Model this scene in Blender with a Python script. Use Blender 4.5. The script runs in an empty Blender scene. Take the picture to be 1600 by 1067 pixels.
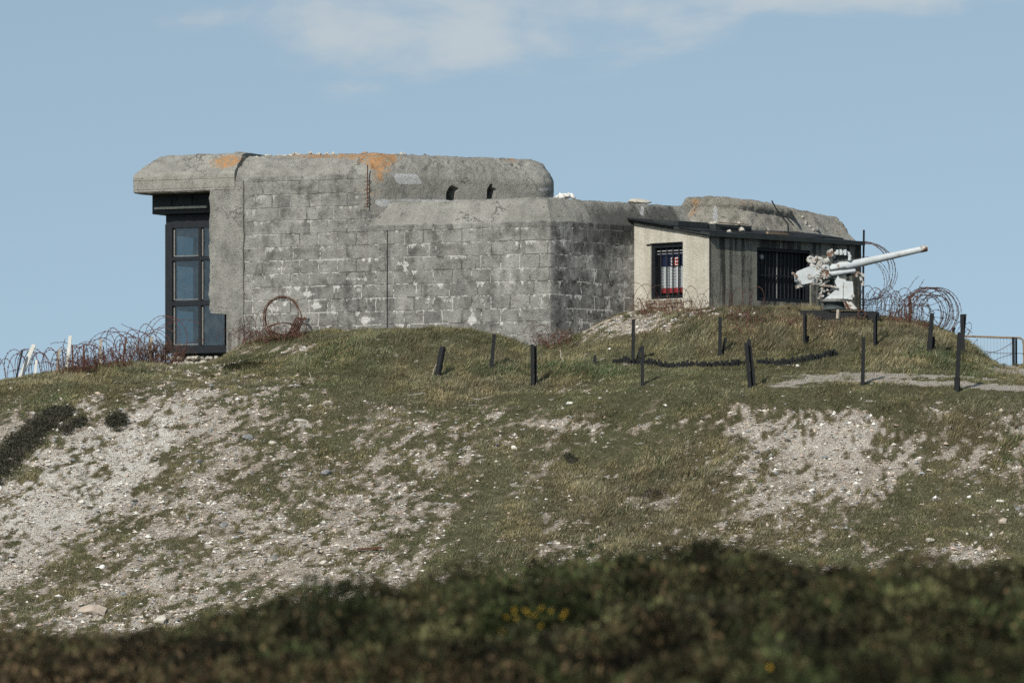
import bpy, bmesh, math, random
import numpy as np
from mathutils import Vector, Matrix, noise as mnoise

R = math.radians
random.seed(7)
rng = np.random.default_rng(11)
scene = bpy.context.scene
COL = scene.collection

# ------------------------------------------------------------------ survey helpers
# The camera stands at the origin and looks along +Y; the hill is about 115 m away.
F = 9000.0                 # focal length in photo pixels
HY = 900.0                 # photo row of the horizon


def P(px, py, Y):
    return Vector(((px - 800.0) / F * Y, Y, (HY - py) / F * Y))


def pxpy(X, Y, Z):
    return 800.0 + F * X / Y, HY - F * Z / Y


# ------------------------------------------------------------------ numpy noise
def _hash(ix, iy, seed):
    h = (ix.astype(np.int64) * 374761393 + iy.astype(np.int64) * 668265263 + seed * 1442695041) & 0xFFFFFFFF
    h = ((h ^ (h >> 13)) * 1274126177) & 0xFFFFFFFF
    h = h ^ (h >> 16)
    return (h & 0xFFFFFF) / float(0xFFFFFF)


def vnoise(x, y, seed=0):
    ix = np.floor(x); iy = np.floor(y)
    fx = x - ix; fy = y - iy
    fx = fx * fx * (3 - 2 * fx); fy = fy * fy * (3 - 2 * fy)
    ix = ix.astype(np.int64); iy = iy.astype(np.int64)
    a = _hash(ix, iy, seed); b = _hash(ix + 1, iy, seed)
    c = _hash(ix, iy + 1, seed); d = _hash(ix + 1, iy + 1, seed)
    return (a * (1 - fx) + b * fx) * (1 - fy) + (c * (1 - fx) + d * fx) * fy


def fbm(x, y, seed=0, octv=4, gain=0.5):
    s = 0.0; a = 1.0; t = 0.0
    for o in range(octv):
        s = s + a * vnoise(x * 2 ** o + 17.3 * o, y * 2 ** o - 9.1 * o, seed + o)
        t += a; a *= gain
    return s / t


def sstep(a, b, x):
    t = np.clip((x - a) / (b - a), 0, 1)
    return t * t * (3 - 2 * t)


# ------------------------------------------------------------------ terrain
# surveyed sections of the hill: (distance, row on which the ground shows)
SECT = {
    -500: [(98, 1130), (101, 1060), (104, 960), (107, 850), (110, 760), (112.5, 690), (115, 650), (118, 660), (121, 700), (130, 800)],
    0: [(98, 1080), (101, 1000), (103, 940), (106, 835), (109, 740), (112.5, 640), (114, 612), (115.5, 598), (117, 597), (120, 622), (130, 720)],
    100: [(98, 1080), (101, 995), (103, 940), (106, 835), (109, 740), (112, 650), (114, 600), (115.8, 580), (117, 579), (120, 600), (130, 700)],
    200: [(98, 1080), (101, 990), (103, 935), (106, 840), (109, 750), (111.5, 668), (113.5, 605), (116, 573), (118, 568), (121, 580), (130, 680)],
    300: [(98, 1080), (101, 990), (103, 932), (106, 838), (109, 750), (111.5, 670), (113, 625), (115, 594), (117, 582), (119, 576), (121.5, 573), (124, 578), (132, 660)],
    345: [(98, 1080), (101, 988), (103, 931), (106, 838), (109, 750), (111.5, 670), (113, 625), (115, 592), (117, 577), (119.5, 566), (121.5, 562), (124, 568), (132, 660)],
    380: [(98, 1080), (101, 985), (103, 930), (106, 838), (109, 750), (111.5, 670), (113, 625), (115, 591), (117.5, 570), (119.4, 551), (120.6, 533), (124, 526), (132, 640)],
    470: [(98, 1080), (101, 985), (103, 928), (106, 838), (109, 750), (111.5, 670), (113, 627), (115, 592), (117, 566), (118.6, 540), (120, 523), (124, 518), (132, 640)],
    580: [(98, 1080), (101, 980), (103, 922), (106, 835), (109, 748), (111.5, 668), (113, 628), (115, 594), (116.2, 568), (117.6, 528), (118.7, 516), (120, 514), (125, 515), (135, 650)],
    700: [(98, 1080), (101, 980), (103, 920), (106, 832), (109, 746), (111.5, 668), (113, 628), (115, 595), (116, 573), (117.3, 529), (118.2, 515), (119.5, 515), (125, 515), (135, 650)],
    770: [(98, 1080), (101, 980), (103, 918), (106, 832), (109, 746), (111.5, 667), (113, 630), (115, 594), (116, 572), (117.2, 536), (118, 526), (119, 524), (125, 520), (135, 650)],
    840: [(98, 1080), (101, 975), (103, 915), (106, 830), (109, 744), (111.5, 664), (113, 628), (115, 586), (116.5, 560), (117.8, 545), (119, 543), (121, 532), (126, 525), (135, 650)],
    900: [(98, 1080), (101, 975), (103, 914), (106, 830), (109, 742), (111.2, 662), (112.6, 622), (114.4, 588), (116, 556), (117.5, 533), (118.8, 520), (121, 505), (126, 500), (135, 650)],
    970: [(98, 1080), (101, 975), (103, 912), (106, 828), (109, 738), (111, 655), (112.2, 615), (114, 578), (114.9, 562), (116.2, 532), (117.6, 503), (118.8, 492), (121, 486), (126, 480), (135, 650)],
    1110: [(98, 1080), (101, 975), (103, 910), (106, 825), (108.5, 738), (110, 675), (110.9, 638), (111.7, 610), (113.2, 582), (114.4, 564), (115.2, 546), (116.5, 508), (117.5, 486), (118.5, 480), (121, 478), (126, 480), (135, 650)],
    1230: [(98, 1080), (101, 975), (103, 908), (106, 825), (108.5, 736), (110, 668), (110.8, 632), (111.6, 606), (112.8, 588), (114, 568), (115, 545), (116.3, 510), (117.3, 493), (118.5, 486), (121, 476), (126, 480), (135, 650)],
    1345: [(98, 1080), (101, 972), (103, 905), (106, 825), (108.5, 735), (110, 662), (110.8, 627), (111.6, 604), (112.5, 590), (113.5, 575), (114.7, 549), (116.1, 513), (117.0, 500), (118.2, 495), (119.5, 492), (122, 496), (128, 600)],
    1410: [(98, 1080), (101, 972), (103, 905), (106, 825), (108.5, 735), (110, 662), (110.8, 628), (111.6, 606), (112.6, 591), (113.6, 577), (114.7, 552), (116, 517), (117.2, 499), (119, 499), (122, 515), (130, 640)],
    1465: [(98, 1080), (101, 972), (103, 906), (106, 826), (108.5, 736), (110, 664), (110.8, 630), (111.6, 608), (112.7, 592), (113.7, 580), (114.8, 558), (116.2, 527), (117.4, 511), (119, 514), (122, 545), (130, 640)],
    1510: [(98, 1080), (101, 975), (103, 908), (106, 828), (108.5, 738), (110, 666), (110.8, 632), (111.6, 610), (112.7, 594), (113.8, 583), (115, 565), (116.4, 540), (117.6, 533), (119, 548), (122, 590), (130, 650)],
    1560: [(98, 1085), (101, 978), (103, 910), (106, 830), (108.5, 740), (110, 668), (110.8, 634), (111.6, 612), (112.8, 597), (113.9, 587), (115, 581), (116.4, 576), (118, 576), (120, 582), (122, 592), (130, 660)],
    1640: [(98, 1090), (101, 980), (103, 914), (106, 834), (108.5, 742), (110, 670), (110.8, 636), (111.6, 614), (112.8, 599), (113.9, 588), (115, 581), (116.5, 576), (118, 575), (120, 579), (122, 590), (130, 670)],
    2200: [(98, 1150), (101, 1060), (104, 960), (107, 860), (110, 780), (112.5, 720), (115, 680), (118, 670), (121, 690), (130, 780)],
}
SK = sorted(SECT)
SZ = [(np.array([a for a, b in SECT[k]], float), np.array([(HY - b) / F * a for a, b in SECT[k]], float)) for k in SK]


def _hill_raw(px, Y):
    cols = np.stack([np.interp(Y, ys, zs, left=zs[0], right=zs[-1]) for ys, zs in SZ], 0)
    k = np.array(SK, float)
    i = np.clip(np.searchsorted(k, px) - 1, 0, len(k) - 2)
    t = np.clip((px - k[i]) / (k[i + 1] - k[i]), 0, 1)
    idx = np.arange(px.size)
    return cols[i, idx] * (1 - t) + cols[i + 1, idx] * t


FORE = np.array([(-900, 990), (0, 985), (150, 985), (300, 972), (345, 958), (420, 934), (500, 923), (600, 913), (750, 905), (900, 899), (1000, 890), (1060, 880),
                 (1100, 876), (1170, 874), (1250, 871), (1400, 868), (1450, 872), (1520, 878), (1600, 880), (2600, 900)], float)


def ground(X, Y):
    """Height of the ground, vectorised."""
    X = np.asarray(X, float).ravel(); Y = np.asarray(Y, float).ravel()
    Ys = np.maximum(Y, 60.0)
    px = np.clip(800.0 + F * X / Ys, -500, 2200)
    z = 0.0
    for dx, dy, w in ((0, 0, .4), (14, .22, .15), (-14, .22, .15), (14, -.22, .15), (-14, -.22, .15)):
        z = z + w * _hill_raw(np.clip(px + dx, -500, 2200), Ys + dy)
    und = (fbm(X * .9, Y * .9, 3, 4) - .5) * .16 + (fbm(X * 4, Y * 4, 9, 3) - .5) * .09
    z = z + und * sstep(95, 103, Y)
    # far side and flanks fall away to the plain
    z = np.where(Y > 130, z - (Y - 130) * .22, z)
    z = z - np.maximum(np.abs(X) - 22, 0) * .12
    z = np.maximum(z, -16 + 1.5 * fbm(X * .01, Y * .01, 5, 3))
    # near rise
    pxf = np.clip(800.0 + F * X / 31.0, -900, 2600)
    crest = (HY - np.interp(pxf, FORE[:, 0], FORE[:, 1])) / F * 31.0 - .2
    t = np.clip((31.0 - Y) / 31.0, 0, 1)
    zf = crest - 1.75 * t ** 1.15 + (fbm(X * 1.3, Y * 1.3, 21, 3) - .5) * .12
    back = np.clip((Y - 31.0) / 45.0, 0, 1)
    zf = np.where(Y > 31, crest - 7.0 * back, zf)
    zf = np.where(Y < 0, crest - 1.75, zf)
    w = sstep(70, 97, Y)
    return zf * (1 - w) + z * w


def gz(x, y):
    return float(ground(np.array([x]), np.array([y]))[0])


_YS = np.arange(101.0, 124.0, .05)


def on_ground(px, py, lo=101.0):
    """First point of the hill that is seen on this row and column."""
    ys = _YS[_YS >= lo]
    xs = (px - 800.0) / F * ys
    zs = ground(xs, ys)
    rows = HY - F * zs / ys
    hit = np.nonzero(rows <= py)[0]
    i = hit[0] if len(hit) else int(np.argmin(rows))
    return Vector((xs[i], ys[i], zs[i]))


# blobs: (cx, cy, rx, ry, angle, weight) in survey rows and columns
SCREE = [
    (60, 790, 190, 62, -33, 1.0), (190, 715, 150, 46, -38, .93), (275, 637, 70, 14, -33, .8), (30, 840, 120, 50, -10, .75),
    (20, 680, 40, 30, -40, .6), (120, 655, 60, 14, -35, .7), (330, 700, 120, 55, -30, .45), (430, 640, 90, 30, -15, .40),
    (450, 720, 100, 60, -20, .30), (300, 800, 150, 70, -20, .42), (480, 800, 180, 60, -15, .34), (380, 870, 180, 50, -10, .36),
    (560, 870, 130, 50, -10, .46), (600, 770, 110, 50, -10, .36), (660, 700, 90, 40, 0, .38), (700, 660, 80, 20, 0, .25),
    (850, 662, 60, 9, 6, .8), (1010, 668, 110, 9, 0, .45), (960, 690, 60, 20, 0, .2), (810, 715, 50, 25, 0, .25),
    (1300, 690, 140, 38, 5, .85), (1270, 740, 110, 36, 0, .72), (1200, 785, 60, 34, -25, .6), (1370, 750, 60, 26, -15, .52),
    (1180, 650, 70, 12, 0, .3), (60, 900, 140, 40, 0, .28), (200, 940, 180, 45, -5, .36), (390, 930, 150, 40, 0, .44), (100, 960, 120, 30, 0, .25),
    (600, 920, 120, 30, 0, .5), (1590, 670, 40, 20, 0, .5), (1580, 720, 60, 20, 0, .42), (1490, 868, 60, 20, 0, .75), (1580, 800, 40, 20, 0, .35),
    (1000, 505, 55, 16, 0, .9), (930, 520, 60, 12, -10, .35), (1080, 487, 70, 8, 0, .45), (820, 640, 40, 8, 0, .3), (1220, 570, 30, 6, 0, .3), (900, 612, 40, 6, 0, .5),
    (1230, 845, 160, 30, 0, .28), (430, 545, 60, 8, 0, .35), (300, 575, 50, 6, 0, .4), (1000, 870, 120, 20, 0, .3), (1120, 700, 100, 60, 0, .2),
]
PATHS = [(1270, 594, 60, 5, -6, 1.2), (1340, 586.5, 80, 3.5, 0, 1.1), (1430, 588, 80, 2.5, 2, .8), (1400, 597, 110, 3.5, 3, .95), (1500, 601, 110, 3.5, 4, .9), (1580, 607, 60, 4, 4, 1.0), (1585, 580, 45, 7, 3, 1.3), (1510, 590, 80, 2, 4, .6)]
DRY = [(1050, 770, 220, 90, -20, .65), (900, 820, 140, 60, -15, .6), (700, 612, 70, 22, 0, .9), (1530, 675, 60, 35, 0, 1.0), (1240, 515, 200, 35, 0, .7), (1230, 830, 120, 30, 0, .5),
       (850, 600, 130, 12, 0, .5), (480, 725, 50, 20, 0, .5), (60, 600, 120, 14, -10, .5), (640, 545, 80, 25, 0, .45), (1120, 730, 80, 60, 0, .5), (1350, 520, 120, 30, 20, .4)]
LUSH = [(905, 582, 60, 14, 0, 1.0), (1130, 520, 60, 16, 0, .6), (1490, 560, 70, 20, 15, .8), (540, 545, 90, 25, 0, .55), (60, 625, 120, 25, -10, .4), (1580, 690, 40, 40, 0, .9), (770, 580, 90, 14, 0, .7),
        (1020, 735, 60, 30, 0, .5), (1330, 560, 150, 20, 0, .3)]


def blobs(lst, px, py):
    s = np.zeros_like(px)
    for cx, cy, rx, ry, ang, w in lst:
        c, sn = math.cos(R(ang)), math.sin(R(ang))
        dx, dy = px - cx, py - cy
        u = (dx * c + dy * sn) / rx; v = (-dx * sn + dy * c) / ry
        s = s + w * np.exp(-(u * u + v * v) ** 1.5 * .6)
    return s


def cover(X, Y, Z):
    """bare scree, path, dry grass and lush grass at points of the ground (0..1 each)"""
    px, py = pxpy(X, np.maximum(Y, 1), Z)
    hill = sstep(96, 100, Y)
    ra = X * .53 + Y * .85; rb = X * .85 - Y * .53          # down the fall line of the scree
    n1 = fbm(X * 1.5, Y * .7, 31, 4); n2 = fbm(rb * 5.5, ra * 1.7, 37, 3); n3 = fbm(X * 13, Y * 6.5, 39, 2)
    un = np.ones_like(px)
    for bl in SCREE: un = un * (1 - np.clip(blobs([bl], px, py), 0, .97))
    sb = 1 - un
    sb = np.maximum(sb, .17 * sstep(600, 660, py))
    s = sb * .98 + (n1 - .5) * 1.2 + (n2 - .5) * 1.8 + (n3 - .5) * 1.9
    s = sstep(.14, 1.06, s) * np.clip(sb * 4, 0, 1)
    p = sstep(.40, .95, blobs(PATHS, px, py) + (fbm(X * 1.6, Y * 8, 41, 3) - .5) * 1.7 + (fbm(X * 9, Y * 12, 43, 2) - .5) * 1.3)
    d = np.clip(blobs(DRY, px, py) * .8 + (fbm(X * .8, Y * .8, 51, 4) - .46) * 1.7, 0, 1)
    l = np.clip(blobs(LUSH, px, py) + (fbm(X * 1.1, Y * 1.1, 61, 3) - .62) * 1.6, 0, 1)
    return s * hill, p * hill, d, l


# ------------------------------------------------------------------ object helpers
def link(o, parent=None):
    COL.objects.link(o)
    if parent is not None:
        o.parent = parent
    return o


def tag(o, label=None, cat=None, group=None, kind=None):
    if label: o['label'] = label
    if cat: o['category'] = cat
    if group: o['group'] = group
    if kind: o['kind'] = kind
    return o


def empty(name, loc, label, cat, group=None):
    o = bpy.data.objects.new(name, None)
    o.empty_display_size = .2
    o.location = loc
    link(o)
    return tag(o, label, cat, group)


def mesh_obj(name, verts, faces, mat, parent=None, smooth=False, mats=None, midx=None, uvs=None):
    """world-space verts -> one mesh object (kept in the parent's frame)"""
    me = bpy.data.meshes.new(name)
    verts = np.asarray(verts, float).reshape(-1, 3)
    if parent is not None:
        verts = verts - np.array(parent_origin(parent))
    me.from_pydata(verts.tolist(), [], [tuple(int(i) for i in f) for f in faces])
    for m in (mats or [mat]):
        me.materials.append(m)
    if midx is not None:
        me.polygons.foreach_set('material_index', np.asarray(midx, np.int32))
    if uvs is not None:
        lay = me.uv_layers.new(name='UVMap')
        lay.data.foreach_set('uv', np.asarray(uvs, np.float32).ravel())
    if smooth:
        me.polygons.foreach_set('use_smooth', np.ones(len(me.polygons), bool))
    me.update()
    o = bpy.data.objects.new(name, me)
    return link(o, parent)


def parent_origin(o):
    v = Vector((0, 0, 0))
    while o is not None:
        v = v + o.location
        o = o.parent
    return v


def fast_mesh(name, verts, nper, mat, cols=None, parent=None):
    """separate n-gons with nper corners each"""
    verts = np.asarray(verts, np.float32).reshape(-1, 3)
    if parent is not None:
        verts = verts - np.array(parent_origin(parent), np.float32)
    n = len(verts); nf = n // nper
    me = bpy.data.meshes.new(name)
    me.vertices.add(n); me.vertices.foreach_set('co', verts.ravel())
    me.loops.add(n); me.loops.foreach_set('vertex_index', np.arange(n, dtype=np.int32))
    me.polygons.add(nf)
    me.polygons.foreach_set('loop_start', np.arange(0, n, nper, dtype=np.int32))
    me.polygons.foreach_set('loop_total', np.full(nf, nper, np.int32))
    me.update(calc_edges=True)
    if cols is not None:
        a = me.attributes.new('tint', 'FLOAT_COLOR', 'POINT')
        c = np.ones((n, 4), np.float32); c[:, :3] = cols
        a.data.foreach_set('color', c.ravel())
    me.materials.append(mat)
    return link(bpy.data.objects.new(name, me), parent)


class MB:
    """collects shapes for one mesh"""
    def __init__(s): s.v = []; s.f = []; s.mi = []

    def add(s, vs, fs, mi=0):
        b = len(s.v)
        s.v += [tuple(x) for x in vs]
        s.f += [tuple(b + i for i in f) for f in fs]
        s.mi += [mi] * len(fs)
        return s

    def hexa(s, p, mi=0):
        """8 corners: 0-3 bottom loop, 4-7 top loop"""
        return s.add(p, [(3, 2, 1, 0), (4, 5, 6, 7), (0, 1, 5, 4), (1, 2, 6, 5), (2, 3, 7, 6), (3, 0, 4, 7)], mi)

    def box(s, c, sx, sy, sz, M=None, mi=0, jit=0):
        M = M or Matrix.Identity(3)
        c = Vector(c)
        pts = []
        for z in (-.5, .5):
            for x, y in ((-.5, -.5), (.5, -.5), (.5, .5), (-.5, .5)):
                q = Vector((x * sx, y * sy, z * sz))
                if jit: q += Vector((random.uniform(-jit, jit), random.uniform(-jit, jit), random.uniform(-jit, jit)))
                pts.append(c + M @ q)
        return s.hexa(pts, mi)

    def bar(s, a, b, w, d=None, up=Vector((0, 0, 1)), taper=1.0, mi=0):
        """rectangular bar from a to b"""
        a = Vector(a); b = Vector(b); d = d or w
        t = (b - a).normalized()
        u = t.cross(up)
        if u.length < 1e-4: u = t.cross(Vector((0, 1, 0)))
        u.normalize(); v = u.cross(t).normalized()
        pts = []
        for q, k in ((a, 1.0), (b, taper)):
            for x, y in ((-.5, -.5), (.5, -.5), (.5, .5), (-.5, .5)):
                pts.append(q + u * x * w * k + v * y * d * k)
        return s.hexa(pts, mi)

    def cyl(s, a, b, r0, r1=None, n=16, caps=True, mi=0):
        return s.lathe(a, b, [(0, r0), (1, r0 if r1 is None else r1)], n, caps, mi)

    def lathe(s, a, b, prof, n=16, caps=True, mi=0):
        """profile of (fraction along a-b, radius)"""
        a = Vector(a); b = Vector(b)
        t = (b - a).normalized()
        u = t.cross(Vector((0, 0, 1)))
        if u.length < 1e-3: u = t.cross(Vector((0, 1, 0)))
        u.normalize(); v = u.cross(t)
        vs = []; fs = []
        for f, r in prof:
            q = a + (b - a) * f
            for i in range(n):
                an = 2 * math.pi * i / n
                vs.append(q + u * (r * math.cos(an)) + v * (r * math.sin(an)))
        m = len(prof)
        for j in range(m - 1):
            for i in range(n):
                k = (i + 1) % n
                fs.append((j * n + i, j * n + k, (j + 1) * n + k, (j + 1) * n + i))
        if caps:
            fs.append(tuple(reversed(range(n)))); fs.append(tuple((m - 1) * n + i for i in range(n)))
        return s.add(vs, fs, mi)

    def tube(s, pts, r, n=4, mi=0, taper=None):
        pts = np.array([tuple(p) for p in pts], float)
        m = len(pts)
        tan = np.gradient(pts, axis=0)
        tan /= np.linalg.norm(tan, axis=1)[:, None] + 1e-9
        ref = np.tile(np.array([.31, .2, .93]), (m, 1))
        u = np.cross(tan, ref); u /= np.linalg.norm(u, axis=1)[:, None] + 1e-9
        v = np.cross(u, tan)
        rr = np.full(m, r) if taper is None else np.linspace(r, r * taper, m)
        vs = []
        for i in range(n):
            an = 2 * math.pi * i / n
            vs.append(pts + (u * math.cos(an) + v * math.sin(an)) * rr[:, None])
        vs = np.stack(vs, 1).reshape(-1, 3)
        fs = []
        for j in range(m - 1):
            for i in range(n):
                k = (i + 1) % n
                fs.append((j * n + i, j * n + k, (j + 1) * n + k, (j + 1) * n + i))
        fs.append(tuple(range(n))); fs.append(tuple((m - 1) * n + i for i in range(n)))
        return s.add(vs, fs, mi)

    def build(s, name, mat, parent=None, smooth=False, mats=None):
        return mesh_obj(name, s.v, s.f, mat, parent, smooth, mats, s.mi if mats else None)


def rock_mesh(mb, c, sx, sy, sz, seed, sub=2, flat=.5):
    """an angular stone with its own outline"""
    bm = bmesh.new()
    bmesh.ops.create_icosphere(bm, subdivisions=sub, radius=1.0)
    rr = random.Random(seed)
    planes = [(Vector((rr.gauss(0, 1), rr.gauss(0, 1), rr.gauss(0, 1))).normalized(), rr.uniform(.42, .8)) for _ in range(11)]
    off = Vector((rr.uniform(0, 50), rr.uniform(0, 50), rr.uniform(0, 50)))
    rot = Matrix.Rotation(rr.uniform(0, 6.28), 3, 'Z') @ Matrix.Rotation(rr.uniform(-.3, .3), 3, 'X')
    vs = []
    for v in bm.verts:
        q = v.co.copy()
        for n, d in planes:
            k = q.dot(n) - d
            if k > 0: q -= n * k * .9
        q *= 1 + .18 * mnoise.noise(q * 2.3 + off)
        q = rot @ q
        vs.append(Vector(c) + Vector((q.x * sx, q.y * sy, q.z * sz)))
    fs = [tuple(v.index for v in f.verts) for f in bm.faces]
    bm.free()
    mb.add(vs, fs)
    return mb


# ------------------------------------------------------------------ materials
class NT:
    def __init__(s, name):
        s.m = bpy.data.materials.new(name); s.m.use_nodes = True
        s.t = s.m.node_tree; s.t.nodes.clear()
        s.out = s.n('ShaderNodeOutputMaterial')
        s.bsdf = s.n('ShaderNodeBsdfPrincipled')
        s.t.links.new(s.bsdf.outputs[0], s.out.inputs[0])
        s.bsdf.inputs['Roughness'].default_value = .9
        s.bsdf.inputs['Specular IOR Level'].default_value = .25

    def n(s, typ, **kw):
        x = s.t.nodes.new(typ)
        for k, v in kw.items(): setattr(x, k, v)
        return x

    def L(s, a, b): s.t.links.new(a, b)

    def put(s, sock, v):
        if hasattr(v, 'is_linked') or isinstance(v, bpy.types.NodeSocket): s.L(v, sock)
        elif isinstance(v, (tuple, list)): sock.default_value = (*v, 1) if len(v) == 3 and sock.type == 'RGBA' else v
        else: sock.default_value = v

    def pos(s): return s.n('ShaderNodeNewGeometry').outputs['Position']
    def uv(s): return s.n('ShaderNodeUVMap', uv_map='UVMap').outputs[0]

    def attr(s, name, out='Fac'): return s.n('ShaderNodeAttribute', attribute_name=name).outputs[out]

    def mapv(s, vec, scale=(1, 1, 1), loc=(0, 0, 0)):
        x = s.n('ShaderNodeMapping'); s.L(vec, x.inputs[0])
        x.inputs['Scale'].default_value = scale; x.inputs['Location'].default_value = loc
        return x.outputs[0]

    def noise(s, vec, scale, detail=4, rough=.55, dist=0, out='Fac'):
        x = s.n('ShaderNodeTexNoise')
        s.L(vec, x.inputs['Vector'])
        x.inputs['Scale'].default_value = scale; x.inputs['Detail'].default_value = detail
        x.inputs['Roughness'].default_value = rough; x.inputs['Distortion'].default_value = dist
        return x.outputs[out]

    def voro(s, vec, scale, out='Distance', feature='F1'):
        x = s.n('ShaderNodeTexVoronoi', feature=feature)
        s.L(vec, x.inputs['Vector']); x.inputs['Scale'].default_value = scale
        return x.outputs[out]

    def ramp(s, fac, stops):
        x = s.n('ShaderNodeValToRGB')
        s.put(x.inputs[0], fac)
        el = x.color_ramp.elements
        while len(el) < len(stops): el.new(.5)
        for e, (p, c) in zip(el, stops):
            e.position = p; e.color = (*c, 1) if isinstance(c, tuple) else (c, c, c, 1)
        return x.outputs[0]

    def mix(s, f, a, b, mode='MIX'):
        x = s.n('ShaderNodeMix', data_type='RGBA', blend_type=mode)
        s.put(x.inputs[0], f); s.put(x.inputs[6], a); s.put(x.inputs[7], b)
        return x.outputs[2]

    def math(s, op, a, b=0.0, clamp=False):
        x = s.n('ShaderNodeMath', operation=op, use_clamp=clamp)
        s.put(x.inputs[0], a); s.put(x.inputs[1], b)
        return x.outputs[0]

    def add(s, a, b): return s.math('ADD', a, b)
    def mul(s, a, b): return s.math('MULTIPLY', a, b)

    def span(s, v, a, b):
        x = s.n('ShaderNodeMapRange', interpolation_type='SMOOTHSTEP')
        s.put(x.inputs[0], v); x.inputs[1].default_value = a; x.inputs[2].default_value = b
        return x.outputs[0]

    def bump(s, h, strength=.5, dist=.02, prev=None):
        x = s.n('ShaderNodeBump')
        x.inputs['Strength'].default_value = strength; x.inputs['Distance'].default_value = dist
        s.L(h, x.inputs['Height'])
        if prev is not None: s.L(prev, x.inputs['Normal'])
        return x.outputs[0]

    def base(s, c): s.put(s.bsdf.inputs['Base Color'], c); return s
    def normal(s, nrm): s.L(nrm, s.bsdf.inputs['Normal']); return s
    def rough(s, r): s.put(s.bsdf.inputs['Roughness'], r); return s


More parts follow.
